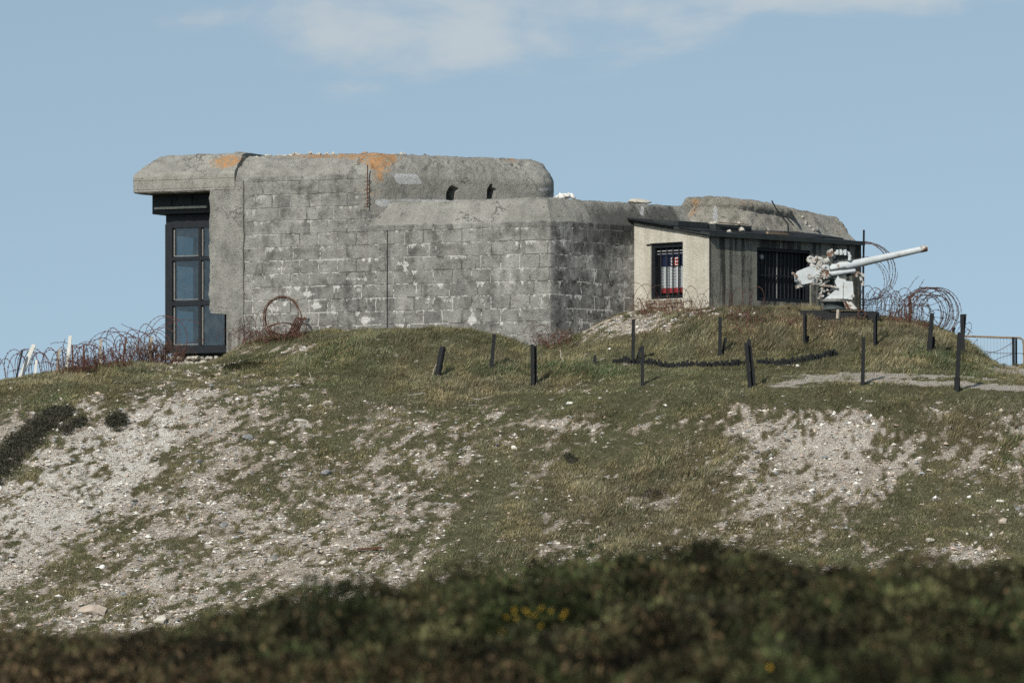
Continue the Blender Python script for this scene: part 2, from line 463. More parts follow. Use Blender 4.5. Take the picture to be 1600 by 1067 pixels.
def concrete(name, blocks=False, lo=(.215, .212, .195), hi=(.44, .432, .395), rough_h=1.0, streak=.35, salts=1.0, boards=False, soot_k=.55):
    m = NT(name)
    P3 = m.pos(); U = m.uv()
    n_big = m.noise(P3, .8, 5, .6); n_mid = m.noise(P3, 5.0, 6, .65); n_fine = m.noise(P3, 42, 5, .7)
    n_st = m.noise(m.mapv(U, (3.0, .45, 1)), 1.6, 5, .6)
    n_gr = m.noise(m.mapv(P3, (1, 1, 1), (3, 1, 6)), 19, 6, .8)
    tone = m.add(m.mul(n_big, .38), m.add(m.mul(n_mid, .30), m.add(m.mul(n_fine, .20), m.mul(n_gr, .20))))
    tone = m.add(tone, m.mul(m.math('SUBTRACT', n_st, .5), streak))
    col = m.ramp(tone, [(.37, tuple(x * .45 for x in lo)), (.46, lo), (.58, tuple((a + b) / 2 for a, b in zip(lo, hi))), (.74, hi)])
    h = m.add(m.mul(n_mid, .5), m.add(m.mul(n_fine, .5), m.mul(n_gr, .8)))
    # pits and dark pores
    pore = m.span(m.noise(m.mapv(P3, (1, 1, 1.3)), 9, 5, .7), .63, .72)
    pore2 = m.span(m.noise(m.mapv(P3, (1, 1, 1.6), (7, 3, 1)), 34, 2, .5), .68, .76)
    pr = m.math('MAXIMUM', m.mul(pore, .75), m.mul(pore2, .6))
    col = m.mix(m.mul(pr, .55), col, (.05, .048, .042))
    h = m.math('SUBTRACT', h, m.mul(pr, .8))
    if blocks:
        w = m.noise(m.mapv(P3, (1, 1, 1), (3, 9, 4)), 2.6, 4, .6, out='Color')
        wob = m.n('ShaderNodeVectorMath', operation='MULTIPLY_ADD'); m.L(w, wob.inputs[0]); wob.inputs[1].default_value = (.09, .045, 0); m.L(U, wob.inputs[2])
        wv = wob.outputs[0]

        def brick(mort, smooth):
            b = m.n('ShaderNodeTexBrick', offset=.5, squash=1.45, squash_frequency=3)
            m.L(wv, b.inputs['Vector'])
            b.inputs['Scale'].default_value = 1.0; b.inputs['Mortar Size'].default_value = mort; b.inputs['Mortar Smooth'].default_value = smooth
            b.inputs['Brick Width'].default_value = .44; b.inputs['Row Height'].default_value = .276
            b.inputs['Color1'].default_value = (.82, .82, .825, 1); b.inputs['Color2'].default_value = (1.12, 1.115, 1.10, 1); b.inputs['Mortar'].default_value = (.95, .95, .93, 1)
            return b
        b1 = brick(.011, .3); b2 = brick(.028, 1.0)
        col = m.mix(.75, col, b1.outputs['Color'], 'MULTIPLY')
        patch = m.noise(m.mapv(P3, (1, 1, 1), (11, 2, 5)), 1.5, 4, .65)
        pf = m.noise(m.mapv(P3, (1, 1, 1), (1, 2, 8)), 9, 4, .7)
        # joints: thin, here dark and open, there filled with pale lime
        joint = b1.outputs['Fac']
        col = m.mix(m.mul(joint, m.mul(m.span(patch, .58, .38), .7)), col, (.06, .058, .052))
        lime = m.mul(m.span(m.mul(b2.outputs['Fac'], m.add(pf, .15)), .38, .55), m.span(m.add(patch, m.mul(m.math('SUBTRACT', pf, .5), 1.2)), .50, .60))
        # lime runs hanging from the bed joints
        sep = m.n('ShaderNodeSeparateXYZ'); m.L(wv, sep.inputs[0])
        vv = m.math('FRACT', m.math('DIVIDE', sep.outputs[1], .276))
        run = m.noise(m.mapv(U, (7.0, 1.1, 1), (2, 4, 0)), 1.0, 4, .65)
        gate = m.span(m.noise(m.mapv(U, (2.2, 3.6, 1), (8, 1, 0)), 1.0, 2, .5), .49, .58)
        drip = m.mul(m.mul(m.span(m.add(run, m.mul(m.math('SUBTRACT', vv, .8), .34)), .545, .61), gate), m.span(pf, .3, .5))
        la = m.attr('lime')
        ln_ = m.noise(m.mapv(P3, (1.6, 1.6, .8), (4, 4, 1)), 15, 5, .8)
        blot = m.mul(m.span(m.add(la, m.add(m.mul(m.math('SUBTRACT', ln_, .5), 2.6), m.mul(m.math('SUBTRACT', b2.outputs['Fac'], .3), .5))), .52, .80), m.span(la, .08, .25))
        white = m.math('MAXIMUM', m.math('MAXIMUM', lime, drip), blot)
        zz = m.n('ShaderNodeSeparateXYZ'); m.L(P3, zz.inputs[0])
        white = m.mul(white, m.add(m.mul(m.span(m.add(zz.outputs[2], m.mul(m.math('SUBTRACT', patch, .5), 4.0)), 8.6, 5.6), .7), .38))
        white = m.mul(white, salts)
        col = m.mix(m.math('MINIMUM', white, .92), col, (.66, .65, .61))
        h = m.math('SUBTRACT', h, m.mul(joint, .8))
        bloom = m.mul(m.span(m.noise(m.mapv(P3, (1, 1, .8), (6, 1, 2)), 2.1, 6, .72), .52, .70), .42)
        col = m.mix(bloom, col, (.50, .49, .455))
        # soot coloured bands under the joints
        soot = m.mul(m.span(m.noise(m.mapv(U, (2.4, 2.4, 1), (5, 5, 0)), 1.3, 5, .7), .46, .66), m.math('SUBTRACT', 1.0, white, True))
        col = m.mix(m.mul(soot, soot_k), col, (.065, .063, .057))
    else:
        cw = m.n('ShaderNodeVectorMath', operation='ADD'); m.L(P3, cw.inputs[0]); m.L(m.noise(P3, 3.5, 4, .65, out='Color'), cw.inputs[1])
        ce = m.voro(cw.outputs[0], .85, 'Distance', 'DISTANCE_TO_EDGE')
        ck = m.mul(m.math('SUBTRACT', 1.0, m.span(ce, .004, .016)), m.span(n_big, .48, .6))
        col = m.mix(m.mul(ck, .6), col, (.07, .066, .058)); h = m.math('SUBTRACT', h, m.mul(ck, .6))
        sp2 = m.span(m.noise(m.mapv(P3, (1, 1, 1), (2, 2, 2)), 2.6, 6, .75), .52, .66)
        col = m.mix(m.mul(sp2, .4), col, (.13, .128, .115))
    if boards:
        sp = m.n('ShaderNodeSeparateXYZ'); m.L(m.pos(), sp.inputs[0])
        bl = m.math('FRACT', m.math('DIVIDE', sp.outputs[2], .19))
        ln = m.span(m.math('ABSOLUTE', m.math('SUBTRACT', bl, .5)), .46, .5)
        col = m.mix(m.mul(ln, .35), col, (.09, .085, .075)); h = m.math('SUBTRACT', h, m.mul(ln, .5))
    dk = m.attr('dark')
    dn = m.span(m.add(dk, m.mul(m.math('SUBTRACT', m.noise(m.mapv(U, (2.5, .8, 1)), 1.5, 5, .7), .5), 1.3)), .3, .8)
    col = m.mix(m.mul(dn, .72), col, (.045, .045, .043))
    wt = m.span(m.add(m.attr('white'), m.mul(m.math('SUBTRACT', n_mid, .5), .9)), .40, .50)
    col = m.mix(m.mul(wt, .85), col, (.56, .565, .56))
    lc = m.add(m.attr('lichen'), m.add(m.mul(m.math('SUBTRACT', m.noise(P3, 5.0, 6, .75), .5), 1.3), m.mul(m.math('SUBTRACT', m.noise(P3, 24, 3, .7), .5), 1.1)))
    lcol = m.ramp(m.noise(P3, 9, 3), [(.35, (.33, .25, .15)), (.62, (.60, .26, .06))])
    col = m.mix(m.mul(m.span(lc, .52, .70), .72), col, lcol)
    m.base(col)
    b = m.bump(m.mul(n_fine, 1.0), .5 * rough_h, .02)
    b = m.bump(h, .85 * rough_h, .045, b)
    m.normal(b)
    m.bsdf.inputs['Specular IOR Level'].default_value = .08
    return m.m


def plain(name, col, var=.35, scale=14, rough=.75, metal=0.0, rust=None, rust_at=.6, bump=.3, spec=.3):
    m = NT(name)
    P3 = m.pos()
    n = m.noise(P3, scale, 5, .65); n2 = m.noise(P3, scale * 5, 4, .7)
    t = m.add(m.mul(n, .65), m.mul(n2, .35))
    c = m.ramp(t, [(.3, tuple(x * (1 - var) for x in col)), (.7, tuple(min(1, x * (1 + var)) for x in col))])
    if rust is not None:
        rn = m.span(m.add(m.mul(m.noise(m.mapv(P3, (1, 1, 1), (4, 4, 4)), scale * .7, 6, .75), .8), m.mul(n2, .2)), rust_at, rust_at + .07)
        rc = m.ramp(n2, [(.35, tuple(x * .5 for x in rust)), (.7, rust)])
        c = m.mix(rn, c, rc)
    m.base(c)
    m.rough(m.add(m.mul(n2, .3), rough - .15))
    m.bsdf.inputs['Metallic'].default_value = metal
    m.bsdf.inputs['Specular IOR Level'].default_value = spec
    if bump: m.normal(m.bump(t, bump, .015))
    return m.m


def tinted(name, rough=.9, trans=.0, var=.25, scale=30, bump=0):
    """takes its colour from the mesh attribute 'tint' (one colour per leaf, blade or stone)"""
    m = NT(name)
    c = m.attr('tint', 'Color')
    n = m.noise(m.pos(), scale, 3, .6)
    c = m.mix(1.0, c, m.ramp(n, [(.3, 1 - var), (.7, 1 + var)]), 'MULTIPLY')
    m.base(c).rough(rough)
    m.bsdf.inputs['Specular IOR Level'].default_value = .12
    if bump: m.normal(m.bump(m.noise(m.pos(), scale * 2, 4, .7), bump, .02))
    if trans:
        tr = m.n('ShaderNodeBsdfTranslucent'); m.L(c, tr.inputs[0])
        mx = m.n('ShaderNodeMixShader'); mx.inputs[0].default_value = trans
        m.L(m.bsdf.outputs[0], mx.inputs[1]); m.L(tr.outputs[0], mx.inputs[2]); m.L(mx.outputs[0], m.out.inputs[0])
    return m.m


def ground_mat():
    m = NT('hill_ground')
    P3 = m.pos()
    nf = m.noise(P3, 26, 5, .7); nm = m.noise(P3, 4.5, 6, .7); nb = m.noise(P3, .7, 4, .6)
    soil = m.ramp(m.add(m.mul(nm, .6), m.mul(nf, .4)), [(.32, (.06, .060, .032)), (.48, (.125, .120, .064)), (.6, (.19, .175, .105)), (.72, (.30, .265, .18))])
    lush = m.ramp(nf, [(.3, (.02, .035, .010)), (.7, (.06, .085, .028))])
    soil = m.mix(m.mul(m.attr('lush'), .7), soil, lush)
    dry = m.ramp(nf, [(.3, (.07, .055, .028)), (.7, (.17, .14, .075))])
    soil = m.mix(m.mul(m.attr('dry'), .6), soil, dry)
    vw = m.n('ShaderNodeVectorMath', operation='ADD'); m.L(P3, vw.inputs[0]); m.L(m.noise(P3, 9, 3, .6, out='Color'), vw.inputs[1])
    vc = m.voro(vw.outputs[0], 17, 'Color'); vd = m.voro(vw.outputs[0], 17, 'Distance')
    np_ = m.noise(P3, 1.6, 5, .7); ng = m.noise(P3, 38, 4, .75)
    vs = m.n('ShaderNodeSeparateColor'); m.L(vc, vs.inputs[0])
    chip = m.ramp(m.add(m.add(m.mul(vs.outputs[0], .30), m.mul(nm, .40)), m.add(m.mul(ng, .35), m.mul(m.math('SUBTRACT', np_, .55), .7))), [(.22, (.23, .175, .125)), (.38, (.47, .39, .30)), (.50, (.69, .615, .51)), (.70, (.85, .79, .70))])
    chip = m.mix(m.mul(m.span(m.add(vd, m.mul(m.math('SUBTRACT', nm, .5), .8)), .55, .85), .8), chip, (.16, .125, .095))  # shade in the crevices between chips, painted into the colour
    sc = m.add(m.attr('scree'), m.mul(m.math('SUBTRACT', nf, .5), .9))
    sc = m.add(sc, m.mul(m.math('SUBTRACT', nm, .5), .7))
    core = m.attr('chalk')
    chip = m.mix(m.mul(core, m.span(m.add(nm, m.mul(ng, .4)), .45, .85)), chip, (.89, .85, .77))
    earth = m.ramp(m.add(m.mul(nf, .5), m.mul(ng, .5)), [(.3, (.12, .095, .06)), (.5, (.25, .205, .145)), (.68, (.42, .365, .285))])
    col = m.mix(m.span(sc, .10, .42), soil, earth)
    col = m.mix(m.span(m.add(sc, m.mul(m.math('SUBTRACT', vs.outputs[1], .5), .35)), .36, .80), col, chip)
    pth = m.ramp(nf, [(.3, (.42, .37, .31)), (.7, (.64, .59, .52))])
    pm = m.span(m.add(m.attr('path'), m.mul(m.math('SUBTRACT', nf, .5), .8)), .4, .65)
    col = m.mix(pm, col, pth)
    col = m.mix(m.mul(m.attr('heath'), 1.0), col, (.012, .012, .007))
    m.base(col)
    b = m.bump(nf, .8, .05)
    b = m.bump(m.math('SUBTRACT', nm, m.mul(vd, .5)), .8, .09, b)
    m.normal(b).rough(.95)
    m.bsdf.inputs['Specular IOR Level'].default_value = .08
    return m.m


def glass_mat():
    m = NT('window_glass')
    tr = m.n('ShaderNodeBsdfTransparent'); tr.inputs[0].default_value = (.53, .60, .62, 1)
    gl = m.n('ShaderNodeBsdfGlossy'); gl.inputs[0].default_value = (.9, .95, 1, 1); gl.inputs['Roughness'].default_value = .04
    d = m.n('ShaderNodeBsdfDiffuse'); d.inputs[0].default_value = (.3, .32, .32, 1)
    mx = m.n('ShaderNodeMixShader'); mx.inputs[0].default_value = .07; m.L(tr.outputs[0], mx.inputs[1]); m.L(gl.outputs[0], mx.inputs[2])
    dirt = m.mul(m.span(m.noise(m.pos(), 3, 5, .6), .4, .8), .10)
    m2 = m.n('ShaderNodeMixShader'); m.L(dirt, m2.inputs[0]); m.L(mx.outputs[0], m2.inputs[1]); m.L(d.outputs[0], m2.inputs[2])
    m.L(m2.outputs[0], m.out.inputs[0])
    return m.m


def render_mat(name, lo, hi, streak=0.0, pebble=.9, stain=(.10, .095, .085), rust_z=None):
    """weathered rough-cast"""
    m = NT(name)
    P3 = m.pos(); U = m.uv()
    n = m.noise(P3, 2.2, 5, .65); nf = m.noise(P3, 48, 4, .75); nm = m.noise(P3, 11, 5, .7)
    t = m.add(m.mul(n, .4), m.add(m.mul(nm, .25), m.mul(nf, .35)))
    c = m.ramp(t, [(.34, lo), (.62, hi)])
    if streak:
        s1 = m.noise(m.mapv(U, (5.2, .22, 1)), 1.0, 4, .6)
        s = m.span(m.add(s1, m.mul(m.math('SUBTRACT', nm, .5), .3)), .44, .60)
        c = m.mix(m.mul(s, streak), c, stain)
        s2 = m.span(m.noise(m.mapv(U, (9.0, .35, 1), (3, 3, 0)), 1.0, 3, .6), .62, .70)
        c = m.mix(m.mul(s2, .45), c, (.40, .385, .34))
    top = m.noise(m.mapv(U, (3, 1.2, 1), (1, 7, 0)), 1.0, 5, .7)
    c = m.mix(m.mul(m.span(top, .58, .75), .4), c, stain)
    m.base(c)
    b = m.bump(nf, pebble, .03); b = m.bump(nm, .5, .04, b)
    m.normal(b)
    m.bsdf.inputs['Specular IOR Level'].default_value = .1
    return m.m


M = {}
M['blocks'] = concrete('concrete_blocks', True)
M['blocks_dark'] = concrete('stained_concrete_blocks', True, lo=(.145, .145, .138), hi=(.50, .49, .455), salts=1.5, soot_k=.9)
M['cast'] = concrete('rough_cast_concrete', lo=(.275, .268, .238), hi=(.50, .485, .43), rough_h=1.15, streak=.15)
M['slab'] = concrete('board_marked_concrete', lo=(.28, .27, .235), hi=(.50, .485, .43), rough_h=1.0, streak=.25, boards=True)
M['pier'] = concrete('smooth_pier_concrete', lo=(.235, .23, .205), hi=(.44, .43, .385), rough_h=1.1, streak=.5)
M['rubble'] = concrete('rubble_concrete', lo=(.32, .30, .25), hi=(.58, .545, .465), rough_h=1.35, streak=.2)
M['black_wood'] = plain('tarred_timber', (.011, .012, .013), .6, 9, .75, bump=.5, rust=(.055, .056, .056), rust_at=.62)
M['black_paint'] = plain('black_painted_steel', (.010, .012, .015), .4, 9, .5)
M['dark_steel'] = plain('dark_green_steel', (.030, .036, .036), .4, 6, .7, rust=(.08, .055, .04), rust_at=.66)
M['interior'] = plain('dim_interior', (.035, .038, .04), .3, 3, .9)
M['pale_strip'] = plain('pale_weathered_strip', (.48, .45, .38), .25, 8, .8)
M['pane_trim'] = plain('grey_window_trim', (.16, .16, .15), .4, 14, .7)
M['glass'] = glass_mat()
M['cream'] = render_mat('cream_roughcast', (.42, .395, .325), (.64, .605, .52), .3, .8, (.29, .26, .20))
M['grey_render'] = render_mat('streaked_grey_roughcast', (.165, .163, .138), (.36, .352, .30), .85, 1.3, (.04, .042, .038))
M['felt'] = plain('black_roofing_felt', (.025, .027, .028), .6, 6, .85, rust=(.15, .125, .09), rust_at=.68, bump=.5)
M['rust'] = plain('rusty_iron', (.095, .045, .028), .6, 18, .9, bump=.5)
M['rust_dark'] = plain('dark_rusty_wire', (.085, .045, .032), .6, 12, .9, bump=0)
M['rust_red'] = plain('reddish_rusty_wire', (.11, .048, .038), .6, 12, .9, bump=0)
M['gun_paint'] = plain('chipped_white_gun_paint', (.50, .53, .53), .2, 5, .65, rust=(.26, .15, .09), rust_at=.56, bump=.25)
M['gun_worn'] = plain('badly_worn_gun_paint', (.44, .44, .41), .4, 9, .75, rust=(.20, .105, .06), rust_at=.50, bump=.5)
M['gun_dark'] = plain('gun_recess_shade', (.05, .06, .062), .4, 8, .7)  # dark colour puts the shade of the gun's recesses into the paint
M['white_wood'] = plain('chalky_white_paint', (.62, .61, .56), .2, 9, .8, rust=(.3, .26, .2), rust_at=.66)
M['grey_stick'] = plain('bleached_stick', (.34, .30, .24), .3, 20, .9)
M['tan_wood'] = plain('tan_timber_rail', (.24, .18, .12), .3, 12, .85)
M['zinc'] = plain('dull_grey_bars', (.30, .31, .31), .2, 12, .7)
M['stone_pale'] = plain('pale_limestone', (.46, .43, .37), .35, 13, .9, bump=.6)
M['stone_white'] = plain('white_flint_stone', (.68, .66, .61), .18, 13, .9, bump=.5)
M['stone_pink'] = plain('pinkish_sandstone', (.44, .37, .30), .3, 13, .9, bump=.6)
M['stone_grey'] = plain('grey_slate_stone', (.20, .205, .20), .4, 13, .85, bump=.6)
M['stone_orange'] = plain('lichen_covered_concrete', (.40, .25, .12), .4, 20, .9, rust=(.55, .22, .04), rust_at=.5, bump=.7)
M['brick_red'] = plain('crumbling_brick', (.20, .145, .105), .5, 16, .95, rust=(.34, .30, .24), rust_at=.44, bump=.8)
M['grass'] = tinted('grass_blades', .85, .25)
M['leaf'] = tinted('heath_leaves', .85, .2)
M['chips'] = tinted('stone_chips', .95, 0, .3, 40, .4)
M['stem'] = tinted('dry_stems', .9, .1)
M['flower'] = plain('gorse_yellow', (.60, .36, .03), .25, 30, .7, bump=0)
M['navy'] = plain('navy_cloth', (.012, .022, .075), .2, 9, .8, bump=.2)
M['white_cloth'] = plain('white_cloth', (.60, .64, .65), .1, 9, .8, bump=.2)
M['red_cloth'] = plain('red_cloth', (.40, .045, .05), .2, 9, .8, bump=.2)
M['emblem_white'] = plain('emblem_white', (.72, .72, .70), .05, 9, .7, bump=0)


# ------------------------------------------------------------------ ground sheet
def axis(*parts):
    a = np.concatenate([np.arange(*p) if len(p) == 3 else np.array(p) for p in parts])
    return np.unique(np.round(a, 4))


gx = axis((-14.0, 14.01, .085), (-24.0, -14, .6), (14.0, 24.1, .6), [-3500, -2000, -1100, -600, -320, -180, -110, -75, -54, -40, -31, 31, 40, 54, 75, 110, 180, 320, 600, 1100, 2000, 3500])
gy = axis((100.5, 124.0, .085), (14.0, 44.0, .22), (44.0, 100.5, 1.0), (124.0, 136, .5), (-20, 14, 2.0), [-400, -150, -60, 145, 160, 180, 210, 260, 340, 480, 700, 1100, 1800, 3000, 6000])
GX, GY = np.meshgrid(gx, gy)
GZ = ground(GX, GY)
nx, ny = len(gx), len(gy)
gv = np.stack([GX.ravel(), GY.ravel(), GZ], 1)
ii = (np.arange(ny - 1)[:, None] * nx + np.arange(nx - 1)[None, :]).ravel()
gf = np.stack([ii, ii + 1, ii + nx + 1, ii + nx], 1).astype(np.int32)
me = bpy.data.meshes.new('hill')
me.vertices.add(len(gv)); me.vertices.foreach_set('co', gv.astype(np.float32).ravel())
me.loops.add(gf.size); me.loops.foreach_set('vertex_index', gf.ravel())
me.polygons.add(len(gf))
me.polygons.foreach_set('loop_start', np.arange(0, gf.size, 4, dtype=np.int32))
me.polygons.foreach_set('loop_total', np.full(len(gf), 4, np.int32))
me.update(calc_edges=True)
me.polygons.foreach_set('use_smooth', np.ones(len(gf), bool))
sc_, pa_, dr_, lu_ = cover(gv[:, 0], gv[:, 1], gv[:, 2])
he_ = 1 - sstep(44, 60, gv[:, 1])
cpx, cpy = pxpy(gv[:, 0], np.maximum(gv[:, 1], 1), gv[:, 2])
ck_ = np.clip(blobs([(70, 775, 170, 60, -33, 1.0), (200, 710, 120, 36, -38, .9), (1290, 690, 110, 30, 5, .45)], cpx, cpy), 0, 1) * sstep(96, 100, gv[:, 1])
for nm, arr in (('chalk', ck_), ('scree', sc_), ('path', pa_), ('dry', dr_), ('lush', lu_), ('heath', he_)):
    a = me.attributes.new(nm, 'FLOAT', 'POINT'); a.data.foreach_set('value', np.asarray(arr, np.float32))
me.materials.append(ground_mat())
hill = link(bpy.data.objects.new('ground', me))
tag(hill, kind='structure')

# ------------------------------------------------------------------ bunker plan (metres)
A0 = Vector((.787, 118.0))                       # near corner
FD = Vector((-math.cos(R(25)), math.sin(R(25)))) # along the front wall, away from the corner
IN = Vector((math.sin(R(25)), math.cos(R(25))))  # into the building
RD = Vector((math.cos(R(45)), math.sin(R(45))))  # along the flank
RI = Vector((-RD.y, RD.x))


def fr(t, d=0.0):
    q = A0 + FD * t + IN * d
    return (q.x, q.y)


def frz(t, d, z): return Vector((*fr(t, d), z))


def fl(s, d=0.0):
    q = A0 + RD * s + RI * d
    return (q.x, q.y)


def t_at(px, d=0.0):
    k = (px - 800) / F
    ax = A0.x + IN.x * d; ay = A0.y + IN.y * d
    return (ax - k * ay) / (k * FD.y - FD.x)


def z_at(py, y): return (HY - py) / F * y


def z_fr(py, t, d=0.0): return z_at(py, fr(t, d)[1])


LICHEN = [(578, 248, 30, 11, .62), (600, 262, 20, 16, .55), (590, 290, 12, 22, .5), (572, 300, 8, 22, .4), (345, 256, 24, 12, .6), (365, 250, 20, 8, .5), (455, 244, 60, 6, .45), (520, 243, 40, 6, .45),
          (625, 246, 30, 6, .35), (800, 252, 14, 6, .6), (762, 252, 16, 5, .35), (690, 248, 40, 4, .3), (1088, 324, 9, 12, .52), (1075, 335, 9, 13, .42), (1165, 318, 22, 10, .4), (1325, 345, 18, 7, .55), (1240, 320, 40, 7, .3), (1210, 368, 20, 5, .5),
          (878, 320, 14, 8, .25), (1110, 312, 50, 5, .35)]
WHITE = [(1118, 335, 4, 14, .8), (1003, 330, 3, 10, .6), (972, 450, 12, 60, .45), (598, 318, 12, 5, .8), (372, 262, 5, 8, .5), (850, 296, 16, 3, .6), (665, 313, 60, 2, .7)]
LIME = [(x, y, a * 1.15, b * 1.15, .85) for x, y, a, b in ((451, 457, 5, 9), (480, 456, 4, 7), (482, 460, 12, 2.5), (560, 456, 4, 9), (521, 485, 4, 12), (494, 478, 12, 3), (494, 476, 4, 8), (430, 482, 14, 5), (576, 499, 13, 4), (570, 502, 4, 7), (626, 412, 13, 4), (634, 420, 3, 8), (738, 494, 4, 12), (738, 500, 10, 3), (754, 473, 4, 7), (815, 422, 3, 11), (781, 527, 5, 15), (776, 540, 5, 8), (811, 539, 14, 5), (670, 393, 3, 12), (710, 403, 12, 3), (799, 437, 3, 11), (918, 405, 7, 12), (908, 506, 4, 13), (950, 480, 5, 14), (930, 430, 5, 8), (520, 405, 20, 2.5), (560, 436, 22, 2.5), (440, 420, 18, 2.5), (650, 450, 3, 10), (700, 470, 14, 3), (846, 470, 4, 10), (880, 380, 6, 8))]
DARK = [(1000, 345, 60, 30, .55), (960, 370, 60, 45, .35), (920, 360, 40, 50, .25), (868, 430, 8, 110, .35), (890, 500, 25, 30, .25), (1042, 338, 16, 16, .5), (480, 300, 100, 20, .22), (550, 300, 40, 30, .2), (430, 400, 60, 60, .12),
        (608, 430, 2.5, 100, .6), (945, 440, 40, 50, .2), (640, 410, 60, 30, .1), (382, 400, 3, 120, .45), (650, 305, 60, 12, .25), (1280, 345, 60, 14, .2), (345, 440, 3, 30, .5)]


def point_attrs(me, world):
    px, py = pxpy(world[:, 0], world[:, 1], world[:, 2])
    for nm, lst in (('lichen', LICHEN), ('white', WHITE), ('lime', LIME), ('dark', DARK)):
        s = np.zeros(len(world))
        for cx, cy, rx, ry, w in lst:
            e = ((px - cx) / rx) ** 2 + ((py - cy) / ry) ** 2
            s = s + w * np.exp(-e ** 1.3 * .6)
        if nm == 'white':
            s = s + .95 * np.exp(-(np.abs((px - 636 - (py - 279) * .5) / 21) ** 6 + np.abs((py - 280) / 8.5) ** 6))
        a = me.attributes.new(nm, 'FLOAT', 'POINT'); a.data.foreach_set('value', s.astype(np.float32))


def offset_ring(poly, ins, radii, seg):
    n = len(poly)
    nrm = []
    for i in range(n):
        a = Vector(poly[i]); b = Vector(poly[(i + 1) % n]); d = (b - a).normalized()
        nrm.append((Vector((-d.y, d.x)), d))
    pts = []
    for i in range(n):
        (n0, d0), (n1, d1) = nrm[i - 1], nrm[i]
        p = Vector(poly[i])
        a = p + n0 * ins[i - 1]; b = p + n1 * ins[i]
        cr = d0.x * d1.y - d0.y * d1.x
        t = ((b - a).x * d1.y - (b - a).y * d1.x) / cr
        q = a + d0 * t
        r = max(radii[i] - .5 * max(ins[i - 1], ins[i]), .04) if radii[i] else 0
        if not r:
            pts.append([q]); continue
        turn = d0.angle(d1)
        tl = r * math.tan(turn / 2)
        s = q - d0 * tl
        c = s + n0 * r
        arc = []
        for k in range(seg + 1):
            an = turn * k / seg
            v = -n0
            arc.append(c + Vector((v.x * math.cos(an) - v.y * math.sin(an), v.x * math.sin(an) + v.y * math.cos(an))) * r)
        pts.append(arc)
    return pts


def loft(name, poly, levels, mats, radii=None, seg=10, dens=None, emul=None, parent=None, amp=.012, cap=True, seed=0, hole=None, cap_mat=0, edit=None, bottom=False):
    """walls that rise through levels (z, inset, material, roughness); poly counter-clockwise"""
    n = len(poly)
    radii = radii or [0] * n; dens = dens or [.06] * n; emul = emul or [1] * n
    # dense levels
    lv = []
    for (z0, i0, m0, a0), (z1, i1, m1, a1) in zip(levels, levels[1:]):
        k = max(1, int(math.hypot(z1 - z0, i1 - i0) / min(dens)))
        for j in range(k):
            f = j / k
            lv.append((z0 + (z1 - z0) * f, i0 + (i1 - i0) * f, m0, a0 + (a1 - a0) * f))
    lv.append((*levels[-1][:2], levels[-2][2], levels[-1][3]))
    base = offset_ring(poly, [0] * n, radii, seg)
    cnt = []
    for i in range(n):
        ln = (base[(i + 1) % n][0] - base[i][-1]).length
        cnt.append(max(1, int(ln / dens[i])))
    rows = []
    for z, ins, mi, am in lv:
        rg = offset_ring(poly, [ins * e for e in emul], radii, seg)
        row = []
        for i in range(n):
            row += rg[i]
            a = rg[i][-1]; b = rg[(i + 1) % n][0]
            for k in range(1, cnt[i]): row.append(a + (b - a) * (k / cnt[i]))
        rows.append(row)
    nc = len(rows[0]); nr = len(rows)
    u = [0.0]
    for a, b in zip(rows[0], rows[0][1:] + rows[0][:1]): u.append(u[-1] + (b - a).length)
    xyz = np.zeros((nr, nc, 3))
    for j, row in enumerate(rows):
        for i, q in enumerate(row): xyz[j, i] = (q.x, q.y, lv[j][0])
    # normals of the grid
    tu = np.roll(xyz, -1, 1) - np.roll(xyz, 1, 1)
    tv = np.gradient(xyz, axis=0)
    nn = np.cross(tu, tv); nn /= np.linalg.norm(nn, axis=2)[:, :, None] + 1e-9
    for j in range(nr):
        am = lv[j][3]
        for i in range(nc):
            p = Vector(xyz[j, i]) + Vector((seed * 3.1, 0, 0))
            d = mnoise.noise(p * 2.2) * .8 + mnoise.noise(p * 6) * .6 + mnoise.noise(p * 15) * .5
            pit = mnoise.noise(p * 5 + Vector((9, 9, 9)))
            dd = am * d
            if am > .02 and pit > .38: dd -= (pit - .38) * am * 6
            xyz[j, i] += nn[j, i] * dd
    verts = xyz.reshape(-1, 3)
    faces = []; uv = []; mi = []
    vz = [l[0] for l in lv]
    # developed height, so that courses keep their size
    for j in range(nr - 1):
        for i in range(nc):
            k = (i + 1) % nc
            f = (j * nc + i, j * nc + k, (j + 1) * nc + k, (j + 1) * nc + i)
            if hole is not None:
                c = verts[list(f)].mean(0)
                if hole(c): continue
            faces.append(f); mi.append(lv[j][2])
            uv += [(u[i], vz[j]), (u[i + 1], vz[j]), (u[i + 1], vz[j + 1]), (u[i], vz[j + 1])]
    verts = verts.tolist()
    if cap:
        top = verts[(nr - 1) * nc:]
        c = np.mean(top, 0); verts.append(c.tolist()); ci = len(verts) - 1
        for i in range(nc):
            faces.append(((nr - 1) * nc + i, (nr - 1) * nc + (i + 1) % nc, ci)); mi.append(cap_mat)
            uv += [(0, 0), (.1, 0), (.1, .1)]
    if bottom:
        c = np.mean(verts[:nc], 0); verts.append(c.tolist()); ci = len(verts) - 1
        for i in range(nc):
            faces.append(((i + 1) % nc, i, ci)); mi.append(mats_bottom(mats)); uv += [(0, 0), (.1, 0), (.1, .1)]
    W = np.array(verts)
    o = mesh_obj(name, verts, faces, None, parent, True, mats, mi, uv)
    point_attrs(o.data, W)
    if edit: edit(o)
    return o


def mats_bottom(mats): return len(mats) - 1


